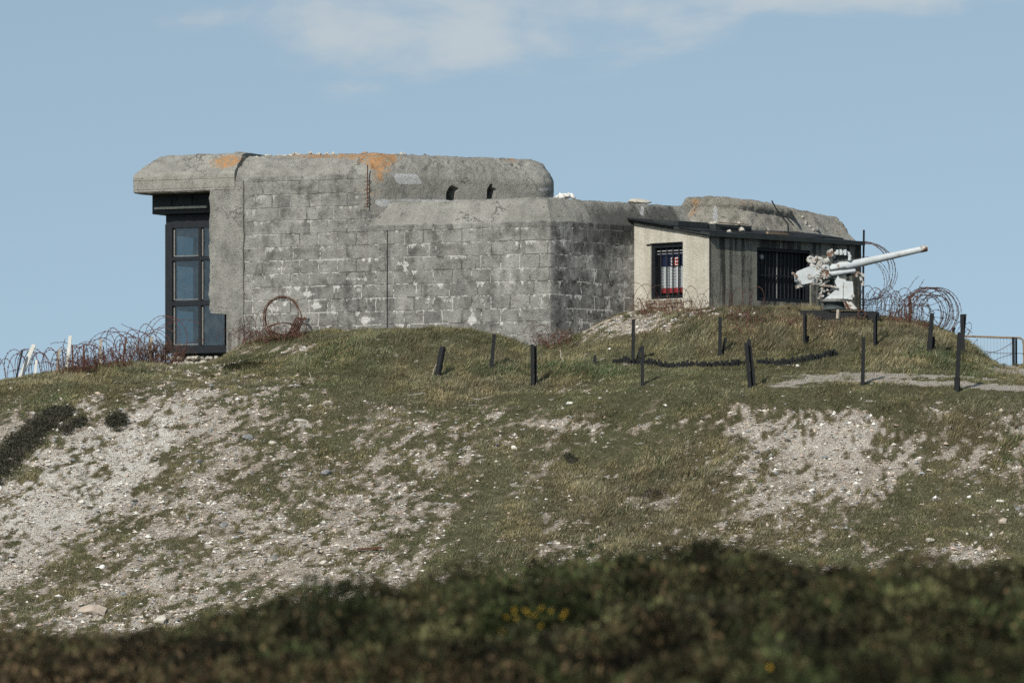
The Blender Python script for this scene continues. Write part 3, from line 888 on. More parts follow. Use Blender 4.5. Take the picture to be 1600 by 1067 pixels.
def sharp(o, ang=38):
    """smooth shading that keeps the hard edges"""
    me = o.data
    bm = bmesh.new(); bm.from_mesh(me)
    for e in bm.edges:
        e.smooth = not (len(e.link_faces) == 2 and e.calc_face_angle(0) > R(ang))
    bm.to_mesh(me); bm.free()


bunker = empty('concrete_bunker', (*fr(3.5, 2.5), 4.8), 'long weathered grey concrete block bunker with rounded roof edges on top of the grassy hill', 'bunker')

# upper storey ---------------------------------------------------------------
T_L = t_at(355)
up_poly = [fr(T_L, .0), fr(4.02, .0), (.93, 121.95), (.55, 126.6), fr(T_L, 6.2)]
ZT = 8.84


HOLES = (((696.5, 316.5), (697, 301), (702, 292), (706, 288.5), (712, 292), (718, 294.5), (715, 300), (716.5, 316.5)), ((760, 313), (761, 296), (766, 287), (770, 288), (771, 293), (775.5, 296), (774, 313)))


def up_hole(c):
    if c[1] > 123.5: return False
    px, py = pxpy(*c)
    for poly in HOLES:
        inside = False
        for (x0, y0), (x1, y1) in zip(poly, poly[1:] + poly[:1]):
            if (y0 > py) != (y1 > py) and px < (x1 - x0) * (py - y0) / (y1 - y0) + x0: inside = not inside
        if inside: return True
    return False


def thicken_holes(o):
    """give the broken openings the depth of the wall"""
    bm = bmesh.new(); bm.from_mesh(o.data)
    org = parent_origin(o.parent)
    rim = []
    for e in bm.edges:
        if len(e.link_faces) == 1:
            c = (e.verts[0].co + e.verts[1].co) / 2 + org
            px, py = pxpy(*c)
            if 690 < px < 780 and 283 < py < 320 and c.y < 123.5: rim.append(e)
    for v in {v for e in rim for v in e.verts}:
        w = v.co + org; px, py = pxpy(*w); best = None
        for poly in HOLES:
            for (x0, y0), (x1, y1) in zip(poly, poly[1:] + poly[:1]):
                t = max(0, min(1, ((px - x0) * (x1 - x0) + (py - y0) * (y1 - y0)) / ((x1 - x0) ** 2 + (y1 - y0) ** 2)))
                qx, qy = x0 + (x1 - x0) * t, y0 + (y1 - y0) * t; dd = (qx - px) ** 2 + (qy - py) ** 2
                if best is None or dd < best[0]: best = (dd, qx, qy)
        v.co.x += (best[1] - px) / F * w.y * .9; v.co.z -= (best[2] - py) / F * w.y * .9; v.co.y += (best[1] - px) / F * w.y * .57
    r = bmesh.ops.extrude_edge_only(bm, edges=rim)
    for f_ in [g for g in r['geom'] if isinstance(g, bmesh.types.BMFace)]: f_.material_index = 2; f_.smooth = False
    vs = [g for g in r['geom'] if isinstance(g, bmesh.types.BMVert)]
    for v in vs:
        px, py = pxpy(*(v.co + org))
        hx = 700 if px < 740 else 763
        v.co += Vector((-.42, .66, 0)) * .55 + (P(hx, 296, v.co.y + org.y) - v.co - org) * .62
    r2 = bmesh.ops.extrude_edge_only(bm, edges=[g for g in r['geom'] if isinstance(g, bmesh.types.BMEdge) and all(v in vs for v in g.verts)])
    bmesh.ops.recalc_face_normals(bm, faces=bm.faces)
    bm.to_mesh(o.data); bm.free()
    sharp(o)


up = loft('upper_storey', up_poly, [(4.3, 0, 0, .008), (8.30, 0, 0, .010), (8.36, .02, 1, .02), (8.55, .13, 1, .036), (8.74, .34, 1, .038), (ZT, .60, 1, .038), (ZT + .01, .9, 1, .03)],
          [M['blocks'], M['cast'], M['pier']], radii=[0, .55, .95, .5, 0], seg=14, dens=[.05, .028, .08, .6, .3], emul=[1, 1, .62, 1, 0], parent=bunker, hole=up_hole, edit=thicken_holes, cap_mat=1)
# the receding face of the upper storey is cast, not block-built
om = up.data
for p in om.polygons:
    if p.material_index == 0:
        c = p.center + parent_origin(bunker)
        px, py = pxpy(*c)
        if px > 562 + max(0, (py - 318) * .9) + 8 * math.sin(py * .23) + 5 * math.sin(py * .71): p.material_index = 1

# dark back wall inside the broken openings
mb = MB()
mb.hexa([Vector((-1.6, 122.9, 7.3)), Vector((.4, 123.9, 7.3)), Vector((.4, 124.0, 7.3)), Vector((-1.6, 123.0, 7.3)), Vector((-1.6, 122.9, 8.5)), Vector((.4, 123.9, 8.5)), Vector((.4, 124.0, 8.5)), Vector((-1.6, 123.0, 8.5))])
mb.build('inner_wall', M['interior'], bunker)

# lower block ----------------------------------------------------------------
lo_poly = [fr(4.14, -.05), fr(-.02, -.05), fl(9.4), fl(9.4, 4.0), fr(4.14, 4.5)]
lower = loft('lower_block', lo_poly, [(4.0, 0, 0, .008), (7.262, 0, 0, .007), (7.28, .012, 1, .010), (7.735, .345, 1, .022), (7.78, .42, 1, .026), (7.79, .55, 1, .035), (7.792, .8, 1, .03)],
             [M['blocks'], M['cast']], radii=[0, .035, 0, 0, 0], seg=3, dens=[.05, .06, .6, .5, .25], emul=[1, 1, 1, 0, .55], parent=bunker, cap_mat=1, seed=2)
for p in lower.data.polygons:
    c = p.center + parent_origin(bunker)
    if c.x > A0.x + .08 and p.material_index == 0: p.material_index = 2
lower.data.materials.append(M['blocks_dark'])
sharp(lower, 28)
# open vertical joint in the lower block
mb = MB(); tj = t_at(607)
zz_ = np.arange(4.7, 7.26, .08)
for za, zb in zip(zz_, zz_[1:]):
    k0 = .012 * mnoise.noise(Vector((0, 0, za * 5))); k1 = .012 * mnoise.noise(Vector((0, 0, zb * 5))); w_ = .010 + .008 * abs(mnoise.noise(Vector((3, 0, za * 9))))
    mb.hexa([frz(tj + k0 + w_, -.064, za), frz(tj + k0 - w_, -.064, za), frz(tj + k0 - w_, .0, za), frz(tj + k0 + w_, .0, za), frz(tj + k1 + w_, -.064, zb - .001), frz(tj + k1 - w_, -.064, zb - .001), frz(tj + k1 - w_, .0, zb - .001), frz(tj + k1 + w_, .0, zb - .001)])
mb.build('joint', M['interior'], bunker)


# right-hand roof block of broken concrete
rb_poly = [fl(3.75, .10), fl(9.6, -.02), fl(9.75, 4.2), (3.85, 125.6)]
rblock = loft('rear_block', rb_poly, [(4.3, 0, 0, .012), (7.05, 0, 0, .03), (7.18, .02, 0, .045), (7.50, .12, 0, .05), (7.80, .30, 0, .055), (8.02, .58, 0, .055), (8.06, .85, 0, .05)],
              [M['rubble']], radii=[.12, .5, .3, 0], seg=9, dens=[.05, .08, .4, .2], emul=[1, .16, 1, .35], parent=bunker, seed=5)

for v in rblock.data.vertices:
    w = v.co + parent_origin(bunker)
    s_r = (w.x - A0.x) * RD.x + (w.y - A0.y) * RD.y
    if w.z > 7.15: v.co.z -= .27 * max(0, (s_r - 7.0) / 2.6) * (w.z - 7.15) / .9
# thick roof lip over the rear block
lip = loft('roof_lip', [(3.43, 121.0), (5.0, 121.2), (6.3, 122.9), (6.4, 124.9), (3.70, 124.9)], [(7.15, .0, 0, .03), (7.42, .04, 0, .045), (7.78, .34, 0, .045), (7.82, .31, 0, .04), (7.93, .32, 0, .04), (8.00, .42, 0, .035), (8.03, .65, 0, .03)],
           [M['rubble']], radii=[.12, .6, .5, .1, .1], seg=8, dens=[.045, .05, .2, .3, .2], parent=bunker, seed=9)

for v in lip.data.vertices:
    xw = v.co.x + parent_origin(bunker).x
    if xw > 4.4: v.co.z -= .16 * (xw - 4.4) / 1.9
# pier beside the window -------------------------------------------------------
ZN = z_fr(487, t_at(340))
T_P0, T_P1 = t_at(381.5), t_at(328.5)
zs = np.arange(4.4, 8.32, .05); outline = []
vs = []; fs = []; uv = []
rows = []
for z in zs:
    tl = T_L if z < ZN else T_P1
    wob = (.035 * mnoise.noise(Vector((0, 3, z * 2.4))) + .03 * mnoise.noise(Vector((5, 0, z * 7)))) if z >= ZN else .0
    tr = T_P0 + .03 * mnoise.noise(Vector((8, 8, z * 3))) + .02 * mnoise.noise(Vector((2, 8, z * 9)))
    ts = np.linspace(tr, tl + wob, 12)
    rows.append([frz(tr, .1, z)] + [frz(t, -.035 + .007 * mnoise.noise(Vector((t * 4, z * 4, 2))), z) for t in ts] + [frz(tl + wob * 1.3, .25, z), frz(tl + wob * .5, .62, z)])
nc = len(rows[0])
vs = [q for r in rows for q in r]
for j in range(len(rows) - 1):
    for i in range(nc - 1):
        fs.append((j * nc + i + 1, j * nc + i, (j + 1) * nc + i, (j + 1) * nc + i + 1))
        for a, b in ((i + 1, j), (i, j), (i, j + 1), (i + 1, j + 1)): uv.append((a * .05, zs[b]))
mb_ = mesh_obj('pier', vs, fs, None, bunker, True, [M['pier']], None, uv)
point_attrs(mb_.data, np.array([tuple(q) for q in vs])); sharp(mb_, 40)
# underside where the pier was cut back above the lowest pane
mb = MB(); mb.hexa([frz(T_L - .02, -.03, ZN - .06), frz(T_L - .02, .6, ZN - .06), frz(T_P1, .6, ZN - .03), frz(T_P1 - .02, -.03, ZN - .03), frz(T_L - .02, -.03, ZN + .02), frz(T_L - .02, .6, ZN + .02), frz(T_P1, .6, ZN + .02), frz(T_P1 - .02, -.03, ZN + .02)])
o = mb.build('pier_soffit', M['pier'], bunker); point_attrs(o.data, np.array(mb.v)); o.data.uv_layers.new(name='UVMap')

# overhanging roof slab --------------------------------------------------------
T_O0, T_O1 = t_at(368), t_at(208.5)
ov_poly = [fr(T_O1, -.045), fr(T_O0, -.045), fr(T_O0, 5.6), fr(T_O1, 5.6)]
zo = 8.10
ov = loft('roof_overhang', ov_poly, [(zo, .03, 0, .012), (zo + .03, 0, 0, .010), (8.46, .0, 0, .008), (8.52, .03, 1, .02), (8.72, .22, 1, .025), (8.90, .42, 1, .025), (8.925, .56, 1, .02), (8.93, .8, 1, .02)],
          [M['slab'], M['cast'], M['slab']], radii=[.05, 0, 0, .1], seg=4, dens=[.05, .4, .4, .15], emul=[1, 0, 1, 1.0], parent=bunker, seed=12, cap_mat=1, bottom=True)
sharp(ov, 30)

# steel lintel box with its pale strip
D_L = .55
a, b = t_at(238, D_L), t_at(345, D_L)
z1, z0 = zo - .004, z_fr(335, a, D_L)


def block(mb, ta, tb, d0, d1, z0, z1, mi=0):
    return mb.hexa([frz(ta, d0, z0), frz(tb, d0, z0), frz(tb, d1, z0), frz(ta, d1, z0), frz(ta, d0, z1), frz(tb, d0, z1), frz(tb, d1, z1), frz(ta, d1, z1)], mi)


mb = MB(); block(mb, a, b, D_L, 3.0, z0, z1); lint = mb.build('lintel_box', M['dark_steel'], bunker)
mb = MB(); block(mb, t_at(243, D_L), t_at(325, D_L), D_L - .07, D_L - .003, z_fr(328, a, D_L), z_fr(324.5, a, D_L)); mb.build('drip_strip', M['pale_strip'], lint)
mb = MB(); mb.bar(frz(t_at(300, D_L), D_L - .02, z_fr(322, a, D_L)), frz(t_at(300, D_L), D_L - .02, z1 - .02), .02); mb.build('bracket', M['black_paint'], lint)
mb = MB(); mb.bar(frz(t_at(268, D_L), D_L - .012, z_fr(322, a, D_L)), frz(t_at(268, D_L), D_L - .012, z1 - .02), .015); mb.build('bracket', M['black_paint'], lint)

# glazed bay -------------------------------------------------------------------
DW = .72
win = bpy.data.objects.new('window', None); win.location = Vector(frz(t_at(300, DW), DW, 5.0)) - Vector(bunker.location); link(win, bunker)


def wt(px): return t_at(px, DW)


def wz(py): return z_fr(py, wt(290), DW)


TL, TR = wt(258), wt(357)
mb = MB()
block(mb, TL, wt(269), DW, DW + .16, wz(551.5), wz(350))                      # corner post
block(mb, wt(309.5), wt(313.5), DW + .01, DW + .10, wz(541), wz(353))          # mullion
block(mb, wt(351.5), TR + .1, DW, DW + .12, wz(541), wz(480))
for p0, p1 in ((356, 340), (407, 401.5), (477.5, 470), (552, 540.5)):
    block(mb, wt(268.8), TR - .02, DW + .004, DW + .13, wz(p0), wz(p1))
block(mb, wt(258.6), wt(345), DW + .02, DW + .3, wz(350), wz(333) + .06)
fm = mb.build('frame', M['black_paint'], win)
mb = MB()
for x in (269.6, 313.8):
    for p0, p1 in ((400.5, 357.5), (468.5, 408.5), (539, 479)):
        block(mb, wt(x), wt(x + 2.2), DW + .05, DW + .09, wz(p0), wz(p1))
        if x < 300: block(mb, wt(x + 2.3), wt(309), DW + .05, DW + .085, wz(p0), wz(p0 - 1.6))
mb.build('glazing_bead', M['pane_trim'], fm)
for x0, x1 in ((269.2, 309.3), (313.6, 352)):
    for p0, p1 in ((401, 356.5), (470, 407.5), (540, 478)):
        mb = MB(); block(mb, wt(x0), wt(x1), DW + .072, DW + .08, wz(p0), wz(p1)); mb.build('pane', M['glass'], win)
# glazed end of the bay, floor, ceiling and dim back wall
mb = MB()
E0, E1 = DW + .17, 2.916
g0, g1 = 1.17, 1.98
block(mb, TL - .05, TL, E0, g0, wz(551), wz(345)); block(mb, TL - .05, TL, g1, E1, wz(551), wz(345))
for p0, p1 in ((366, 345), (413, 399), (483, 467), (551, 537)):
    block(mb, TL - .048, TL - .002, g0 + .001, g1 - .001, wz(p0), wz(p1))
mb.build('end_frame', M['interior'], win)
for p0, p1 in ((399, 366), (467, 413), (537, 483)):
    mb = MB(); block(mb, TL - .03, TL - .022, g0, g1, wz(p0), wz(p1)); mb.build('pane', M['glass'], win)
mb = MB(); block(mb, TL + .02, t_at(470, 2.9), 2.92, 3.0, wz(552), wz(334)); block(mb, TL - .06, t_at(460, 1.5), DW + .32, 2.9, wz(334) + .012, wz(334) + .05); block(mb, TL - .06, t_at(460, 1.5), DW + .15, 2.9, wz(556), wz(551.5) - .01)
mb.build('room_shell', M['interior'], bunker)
# rubble footing under the bay
mb = MB(); k = 0
tt = TL + .02
while tt > TR - .15:
    for zz in (4.38, 4.52, 4.64):
        rock_mesh(mb, frz(tt + random.uniform(-.05, .05), DW + .14 + random.uniform(-.05, .05), zz), .11, .11, .07, 100 + k, 1); k += 1
    tt -= .12
mb.build('rubble_footing', M['stone_pale'], bunker)
mb = MB(); block(mb, TL - .03, TR - .3, DW + .16, 3.1, 4.0, wz(556) - .015); fo = mb.build('footing', M['rubble'], bunker); point_attrs(fo.data, np.array(mb.v)); fo.data.uv_layers.new(name='UVMap')

# rusty reinforcement in the broken corner
mb = MB()
q = P(574.5, 322, 119.72)
mb.tube([P(574 + dx, y, 119.70) for dx, y in ((0, 324), (1, 312), (-.5, 300), (.8, 288), (0, 276), (.4, 264), (0, 258))], .013, 5)
for y in (283, 296, 309, 318): mb.tube([P(570, y + 1, 119.72), P(574, y, 119.69), P(579, y - 1, 119.74)], .009, 4)
mb.build('rebar', M['rust'], bunker)


# ------------------------------------------------------------------ lean-to annex
C0 = Vector(fl(2.45)); C1 = Vector((4.045, 118.2)); C2 = C1 + Vector((.7071, .7071)) * 4.70; C3 = C2 + Vector((-.7071, .7071)) * 2.16
annex = empty('lean_to_annex', (C1.x, C1.y, 5.3), 'roughcast lean-to with cream gable wall, dark streaked flank and sloping felt roof', 'outbuilding')


def wall_panel(name, p0, p1, z0, top0, top1, hole, thick, mat, parent, rough=.006):
    """vertical wall from p0 to p1 with a window hole (s0, s1, zlo, zhi) and its reveals"""
    d = (p1 - p0); ln = d.length; d.normalize(); nin = Vector((-d.y, d.x))
    s0, s1, h0, h1 = hole
    ss = sorted(set(np.round(np.concatenate([np.linspace(0, s0, 12), np.linspace(s0, s1, 8), np.linspace(s1, ln, 14)]), 4)))
    tl = np.concatenate([np.linspace(0, h0 - z0, 12), np.linspace(h0 - z0, h1 - z0, 16)[1:]])
    vs = []; uv_v = []
    rowsn = len(tl) + 5
    for j in range(rowsn):
        for s in ss:
            top = top0 + (top1 - top0) * s / ln
            z = z0 + tl[j] if j < len(tl) else h1 + (top - h1) * (j - len(tl) + 1) / 5
            edge = (s < 1e-3 or s > ln - 1e-3)
            k = 0 if edge or (s0 - .01 < s < s1 + .01) else rough * (mnoise.noise(Vector((s * 5, z * 5, p0.x))) + .7 * mnoise.noise(Vector((s * 14, z * 14, p0.x))))
            q = p0 + d * s - nin * k
            vs.append(Vector((q.x, q.y, z))); uv_v.append((s, z))
    n = len(ss); fs = []; uv = []
    for j in range(rowsn - 1):
        for i in range(n - 1):
            sm = (ss[i] + ss[i + 1]) / 2
            zm = (uv_v[j * n + i][1] + uv_v[(j + 1) * n + i][1]) / 2
            if s0 < sm < s1 and h0 < zm < h1: continue
            f = (j * n + i, j * n + i + 1, (j + 1) * n + i + 1, (j + 1) * n + i)
            fs.append(f); uv += [uv_v[k] for k in f]
    b = len(vs)

    def pt(s, z, dd): q = p0 + d * s + nin * dd; return Vector((q.x, q.y, z))
    c = [(s0, h0), (s1, h0), (s1, h1), (s0, h1)]
    for (sa, za), (sb, zb) in zip(c, c[1:] + c[:1]):
        q = len(vs)
        vs += [pt(sa, za, 0), pt(sb, zb, 0), pt(sb, zb, thick), pt(sa, za, thick)]
        fs.append((q, q + 3, q + 2, q + 1)); uv += [(sa, za), (sa, za + .1), (sb, zb + .1), (sb, zb)]
    o = mesh_obj(name, vs, fs, None, parent, True, [mat], None, uv)
    sharp(o, 40)
    return lambda s, z, dd=0.0: pt(s, z, dd)


ZB = 4.9
w1 = wall_panel('gable_wall', C0, C1, ZB, 7.36, 6.97, (.50, 1.42, 5.73, 6.87), .22, M['cream'], annex)
w2 = wall_panel('flank_wall', C1, C2, ZB, 6.97, 6.98, (1.45, 3.12, 5.70, 6.80), .22, M['grey_render'], annex, .014)
# end and back of the lean-to
mb = MB(); e = C2; mb.hexa([Vector((C2.x - .02, C2.y + .012, ZB)), Vector((C2.x - .03, C2.y + .032, ZB)), Vector((C3.x - .03, C3.y + .03, ZB)), Vector((C3.x - .02, C3.y, ZB)), Vector((C2.x - .02, C2.y + .012, 6.97)), Vector((C2.x - .03, C2.y + .032, 6.97)), Vector((C3.x - .03, C3.y + .03, 7.34)), Vector((C3.x - .02, C3.y, 7.34))])
o = mb.build('end_wall', M['grey_render'], annex); o.data.uv_layers.new(name='UVMap')
# dim room behind the windows
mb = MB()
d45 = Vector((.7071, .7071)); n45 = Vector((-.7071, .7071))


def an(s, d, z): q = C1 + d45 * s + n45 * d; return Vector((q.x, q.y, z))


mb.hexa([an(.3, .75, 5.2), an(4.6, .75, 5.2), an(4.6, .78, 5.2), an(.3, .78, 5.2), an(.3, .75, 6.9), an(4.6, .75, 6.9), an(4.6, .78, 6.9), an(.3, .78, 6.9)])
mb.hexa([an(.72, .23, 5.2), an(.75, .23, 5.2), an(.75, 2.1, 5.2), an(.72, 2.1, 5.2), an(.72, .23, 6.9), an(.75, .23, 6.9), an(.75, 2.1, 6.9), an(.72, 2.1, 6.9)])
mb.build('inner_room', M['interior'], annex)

# roof of layered felt and boards
mb = MB()


def roof_plate(mb, s0, s1, d0, d1, zd0, zd1, th, mi=0):
    """plate over the lean-to: d from the flank wall inwards"""
    return mb.hexa([an(s0, d0, zd0), an(s1, d0, zd0), an(s1, d1, zd1), an(s0, d1, zd1), an(s0, d0, zd0 + th), an(s1, d0, zd0 + th), an(s1, d1, zd1 + th), an(s0, d1, zd1 + th)], mi)


roof_plate(mb, -.07, 4.70, -.08, 2.3, 6.975, 7.375, .05)
rf = mb.build('roof', M['felt'], annex)
mb = MB(); roof_plate(mb, -.09, 4.71, -.10, -.082, 6.965, 6.97, .085); roof_plate(mb, -.095, -.073, -.08, 2.28, 6.985, 7.38, .06); mb.build('fascia', M['dark_steel'], rf)
mb = MB()
for s0, s1, d0, d1, lift in ((-.16, 1.1, .9, 2.2, .09), (-.12, .7, .15, .75, .085), (1.3, 2.3, .2, 1.0, .08), (2.6, 3.6, .05, .8, .082), (3.7, 4.7, .5, 1.3, .08)):
    zz = lambda d: 6.975 + .4 * (d + .12) / 2.42
    roof_plate(mb, s0, s1, d0, d1, zz(d0) + lift - .035, zz(d1) + lift - .035, .025)
mb.build('felt_patch', M['black_wood'], rf)
# upstand with a glazed hatch
mb = MB()
for s0, s1, d0, z0_, h_ in ((.05, .95, .92, 7.16, .17), (1.0, 2.1, .75, 7.12, .18)):
    mb.hexa([an(s0, d0, z0_), an(s1, d0, z0_), an(s1, d0 + .7, z0_ + .1), an(s0, d0 + .7, z0_ + .1), an(s0, d0, z0_ + h_), an(s1, d0, z0_ + h_), an(s1, d0 + .7, z0_ + h_ + .06), an(s0, d0 + .7, z0_ + h_ + .06)])
mb.build('roof_hatch', M['dark_steel'], rf)
mb = MB(); mb.bar(an(1.02, .70, 7.325), an(1.95, .70, 7.325), .03, .02); mb.build('timber_scrap', M['tan_wood'], rf)
mb = MB(); mb.bar(an(2.2, .4, 7.15), an(2.9, .45, 7.15), .06, .05); mb.build('timber_scrap', M['tan_wood'], rf)

# gable window: bars, weld mesh, dark frame
gw = bpy.data.objects.new('window', None); gw.location = w1(.96, 6.3, .1) - Vector(annex.location); link(gw, annex)
mb = MB()


def wbox(mb, w, s0, s1, z0, z1, d0, d1, mi=0):
    return mb.hexa([w(s0, z0, d0), w(s1, z0, d0), w(s1, z0, d1), w(s0, z0, d1), w(s0, z1, d0), w(s1, z1, d0), w(s1, z1, d1), w(s0, z1, d1)], mi)


wbox(mb, w1, .502, .60, 5.735, 6.865, .03, .215); wbox(mb, w1, 1.385, 1.418, 5.735, 6.865, .06, .215)
wbox(mb, w1, .603, 1.382, 6.79, 6.866, .03, .2); wbox(mb, w1, .603, 1.382, 5.733, 5.80, .06, .2)
mb.build('frame', M['black_paint'], gw)
mb = MB(); wbox(mb, w1, .40, .50, 6.845, 6.875, -.02, .01); wbox(mb, w1, .5, 1.42, 6.872, 6.89, -.015, .003); mb.build('lintel_bar', M['black_paint'], gw)
for s in (.72, .89, 1.06, 1.23):
    mb = MB(); mb.cyl(w1(s, 5.78, .085), w1(s, 6.81, .085), .017, n=8); mb.build('bar', M['black_paint'], gw)
mb = MB()
for z in np.arange(5.82, 6.76, .06): mb.tube([w1(.61, z, .115), w1(1.0, z, .115), w1(1.38, z, .115)], .0035, 4)
for s in np.arange(.63, 1.38, .06): mb.tube([w1(s, 5.80, .118), w1(s, 6.2, .118), w1(s, 6.78, .118)], .0035, 4)
mb.build('weld_mesh', M['black_paint'], gw)
mb = MB(); wbox(mb, w1, .605, 1.38, 6.715, 6.735, .095, .108); wbox(mb, w1, .605, 1.38, 6.66, 6.672, .095, .108); mb.build('crossbar', M['zinc'], gw)
# cloth banner hung behind the bars
ban = empty('hanging_banner', w1(1.0, 6.2, .16), 'navy, white and red banner with a small red emblem hung behind the barred window', 'banner')


def banner_piece(name, z0, z1, mat, dd=.16, sa=.655, sb=1.36, parent=None):
    vs = []; fs = []
    n = 30
    for i in range(n + 1):
        s = sa + (sb - sa) * i / n
        w = .012 * math.sin(i * .9) + .006 * math.sin(i * 2.1)
        for z in (z0, z1): vs.append(w1(s, z, dd + w))
    for i in range(n): fs.append((2 * i, 2 * i + 2, 2 * i + 3, 2 * i + 1))
    return mesh_obj(name, vs, fs, mat, parent or ban, True)


banner_piece('navy_band', 6.40, 6.78, M['navy']); banner_piece('white_band', 5.96, 6.40, M['white_cloth']); banner_piece('red_band', 5.86, 5.96, M['red_cloth'])
mb = MB()
wbox(mb, w1, .965, 1.20, 6.41, 6.585, .130, .136)
em = mb.build('emblem', M['red_cloth'], ban)
mb = MB()
for s0, s1, z0, z1 in ((.965, .985, 6.42, 6.58), (.985, 1.03, 6.565, 6.58), (.985, 1.03, 6.492, 6.507), (.985, 1.03, 6.42, 6.435), (1.03, 1.045, 6.49, 6.58), (1.085, 1.10, 6.42, 6.58), (1.10, 1.18, 6.562, 6.58), (1.10, 1.18, 6.490, 6.505), (1.10, 1.18, 6.42, 6.438), (1.18, 1.198, 6.42, 6.58)):
    wbox(mb, w1, s0 + .001, s1 - .001, z0, z1, .124, .129)
mb.build('emblem_lettering', M['emblem_white'], em)

# crumbling brick under the gable window, plinth slabs
mb = MB()
for i in range(7):
    for j in range(3):
        mb.box(w1(.46 + i * .145 + (j % 2) * .05, 5.50 + j * .085, -.005 + random.uniform(-.02, .02)), .135, .12, .075, Matrix.Rotation(R(-45), 3, 'Z'), jit=.012)
mb.build('brick_sill', M['brick_red'], annex)
mb = MB()
for i, s in enumerate((-.1, .35, .8, 1.3, 1.75, 2.2)):
    rock_mesh(mb, w1(s, 5.42 - .02 * i, -.08), .26, .20, .09, 300 + i, 2)
for i, s in enumerate((.1, .5, 1.0)):
    rock_mesh(mb, w2(s, 5.42, -.12), .30, .2, .07, 320 + i, 2)
mb.build('broken_plinth', M['stone_pale'], annex)

# flank grille: dark vertical bars
gr = bpy.data.objects.new('grille', None); gr.location = w2(2.3, 6.2, .1) - Vector(annex.location); link(gr, annex)
mb = MB(); wbox(mb, w2, 1.455, 3.115, 6.74, 6.795, .04, .2); wbox(mb, w2, 1.455, 3.115, 5.705, 5.77, .04, .2); wbox(mb, w2, 1.455, 1.50, 5.773, 6.737, .04, .2); wbox(mb, w2, 3.07, 3.115, 5.773, 6.737, .04, .2); wbox(mb, w2, 1.503, 3.067, 6.22, 6.25, .06, .09)
mb.build('frame', M['black_paint'], gr)
for i in range(13):
    s = 1.60 + i * .118
    mb = MB(); mb.cyl(w2(s, 5.775, .12), w2(s, 6.735, .12), .014, n=6); mb.build('bar', M['pane_trim'] if i == 5 else M['black_paint'], gr)
mb = MB(); wbox(mb, w2, 1.5, 3.07, 5.77, 6.737, .19, .2); mb.build('backing', M['black_paint'], gr)
mb = MB(); mb.cyl(w2(1.72, 6.62, .10), w2(1.72, 6.62, .14), .05, n=14); mb.build('lamp', M['zinc'], gr)
# dark box stands in for the shaded gap at the flank's foot
mb = MB(); wbox(mb, w2, 1.15, 1.95, 5.42, 5.50, -.12, -.01); mb.build('foot_gap_shade', M['black_wood'], annex)

mb = MB(); mb.tube([w2(4.74, 5.1, -.02), w2(4.74, 6.3, -.02), w2(4.75, 7.30, -.03)], .022, 6)
pole = mb.build('iron_pole', M['black_paint']); tag(pole, 'thin dark iron pole standing against the far end of the lean-to', 'pole')

# ------------------------------------------------------------------ naval gun
GYD = 117.35


def G(px, py, dy=0.0): return P(px, py, GYD + dy)


gun = empty('deck_gun', G(1308, 484), 'white painted rusting deck gun with long raised barrel beside the lean-to', 'gun')
m1 = 1 / 76.7
ax0, ax1 = G(1296, 421.5, .0), G(1447.5, 388.0, .55)
mb = MB(); mb.lathe(ax0, ax1, [(0, .060), (.03, .112), (.10, .115), (.16, .098), (.2, .088), (.55, .073), (.92, .060), (.925, .064), (.995, .064), (1.0, .058)], 28)
bar = mb.build('barrel', M['gun_paint'], gun, True); sharp(bar, 40)
dirn = (ax1 - ax0).normalized()
mb = MB(); mb.cyl(ax1 - dirn * .06, ax1 + dirn * .006, .04, n=18); mb.lathe(ax1 - dirn * .14, ax1 + dirn * .004, [(0, .0655), (.5, .067), (1, .066)], 20, False); mb.build('muzzle', M['gun_worn'], bar)
# breech housing: rounded box
nrm = Vector((0, 1, 0)); nrm = (nrm - dirn * nrm.dot(dirn)).normalized(); upv = nrm.cross(dirn); upv = upv if upv.z > 0 else -upv


def GB(u, h, w): return ax0 + dirn * u + upv * h + nrm * w     # along, up, away


mb = MB()
prof = [(-.02, .115), (-.18, .16), (-.45, .165), (-.62, .135), (-.70, .06), (-.72, -.06), (-.66, -.16), (-.30, -.17), (-.02, -.15)]
vs = [GB(u - .02, h - .02, w) for w in (-.13, .13) for u, h in prof]; n = len(prof)
fs = [tuple(reversed(range(n))), tuple(n + i for i in range(n))] + [(i, (i + 1) % n, n + (i + 1) % n, n + i) for i in range(n)]
mb.add(vs, fs); br = mb.build('breech', M['gun_paint'], gun); sharp(br, 30)
mb = MB(); mb.bar(GB(-.80, .10, -.05), GB(-.62, -.16, -.08), .05, .04); mb.bar(GB(-.80, -.2, -.02), GB(-.30, -.17, -.05), .055, .06); mb.tube([GB(-.82, .1, -.06), GB(-.75, .0, -.1), GB(-.70, -.12, -.12)], .02, 6)
mb.cyl(GB(-.5, -.05, -.15), GB(-.5, -.05, .15), .05, n=12); mb.build('breech_lever', M['gun_worn'], br)
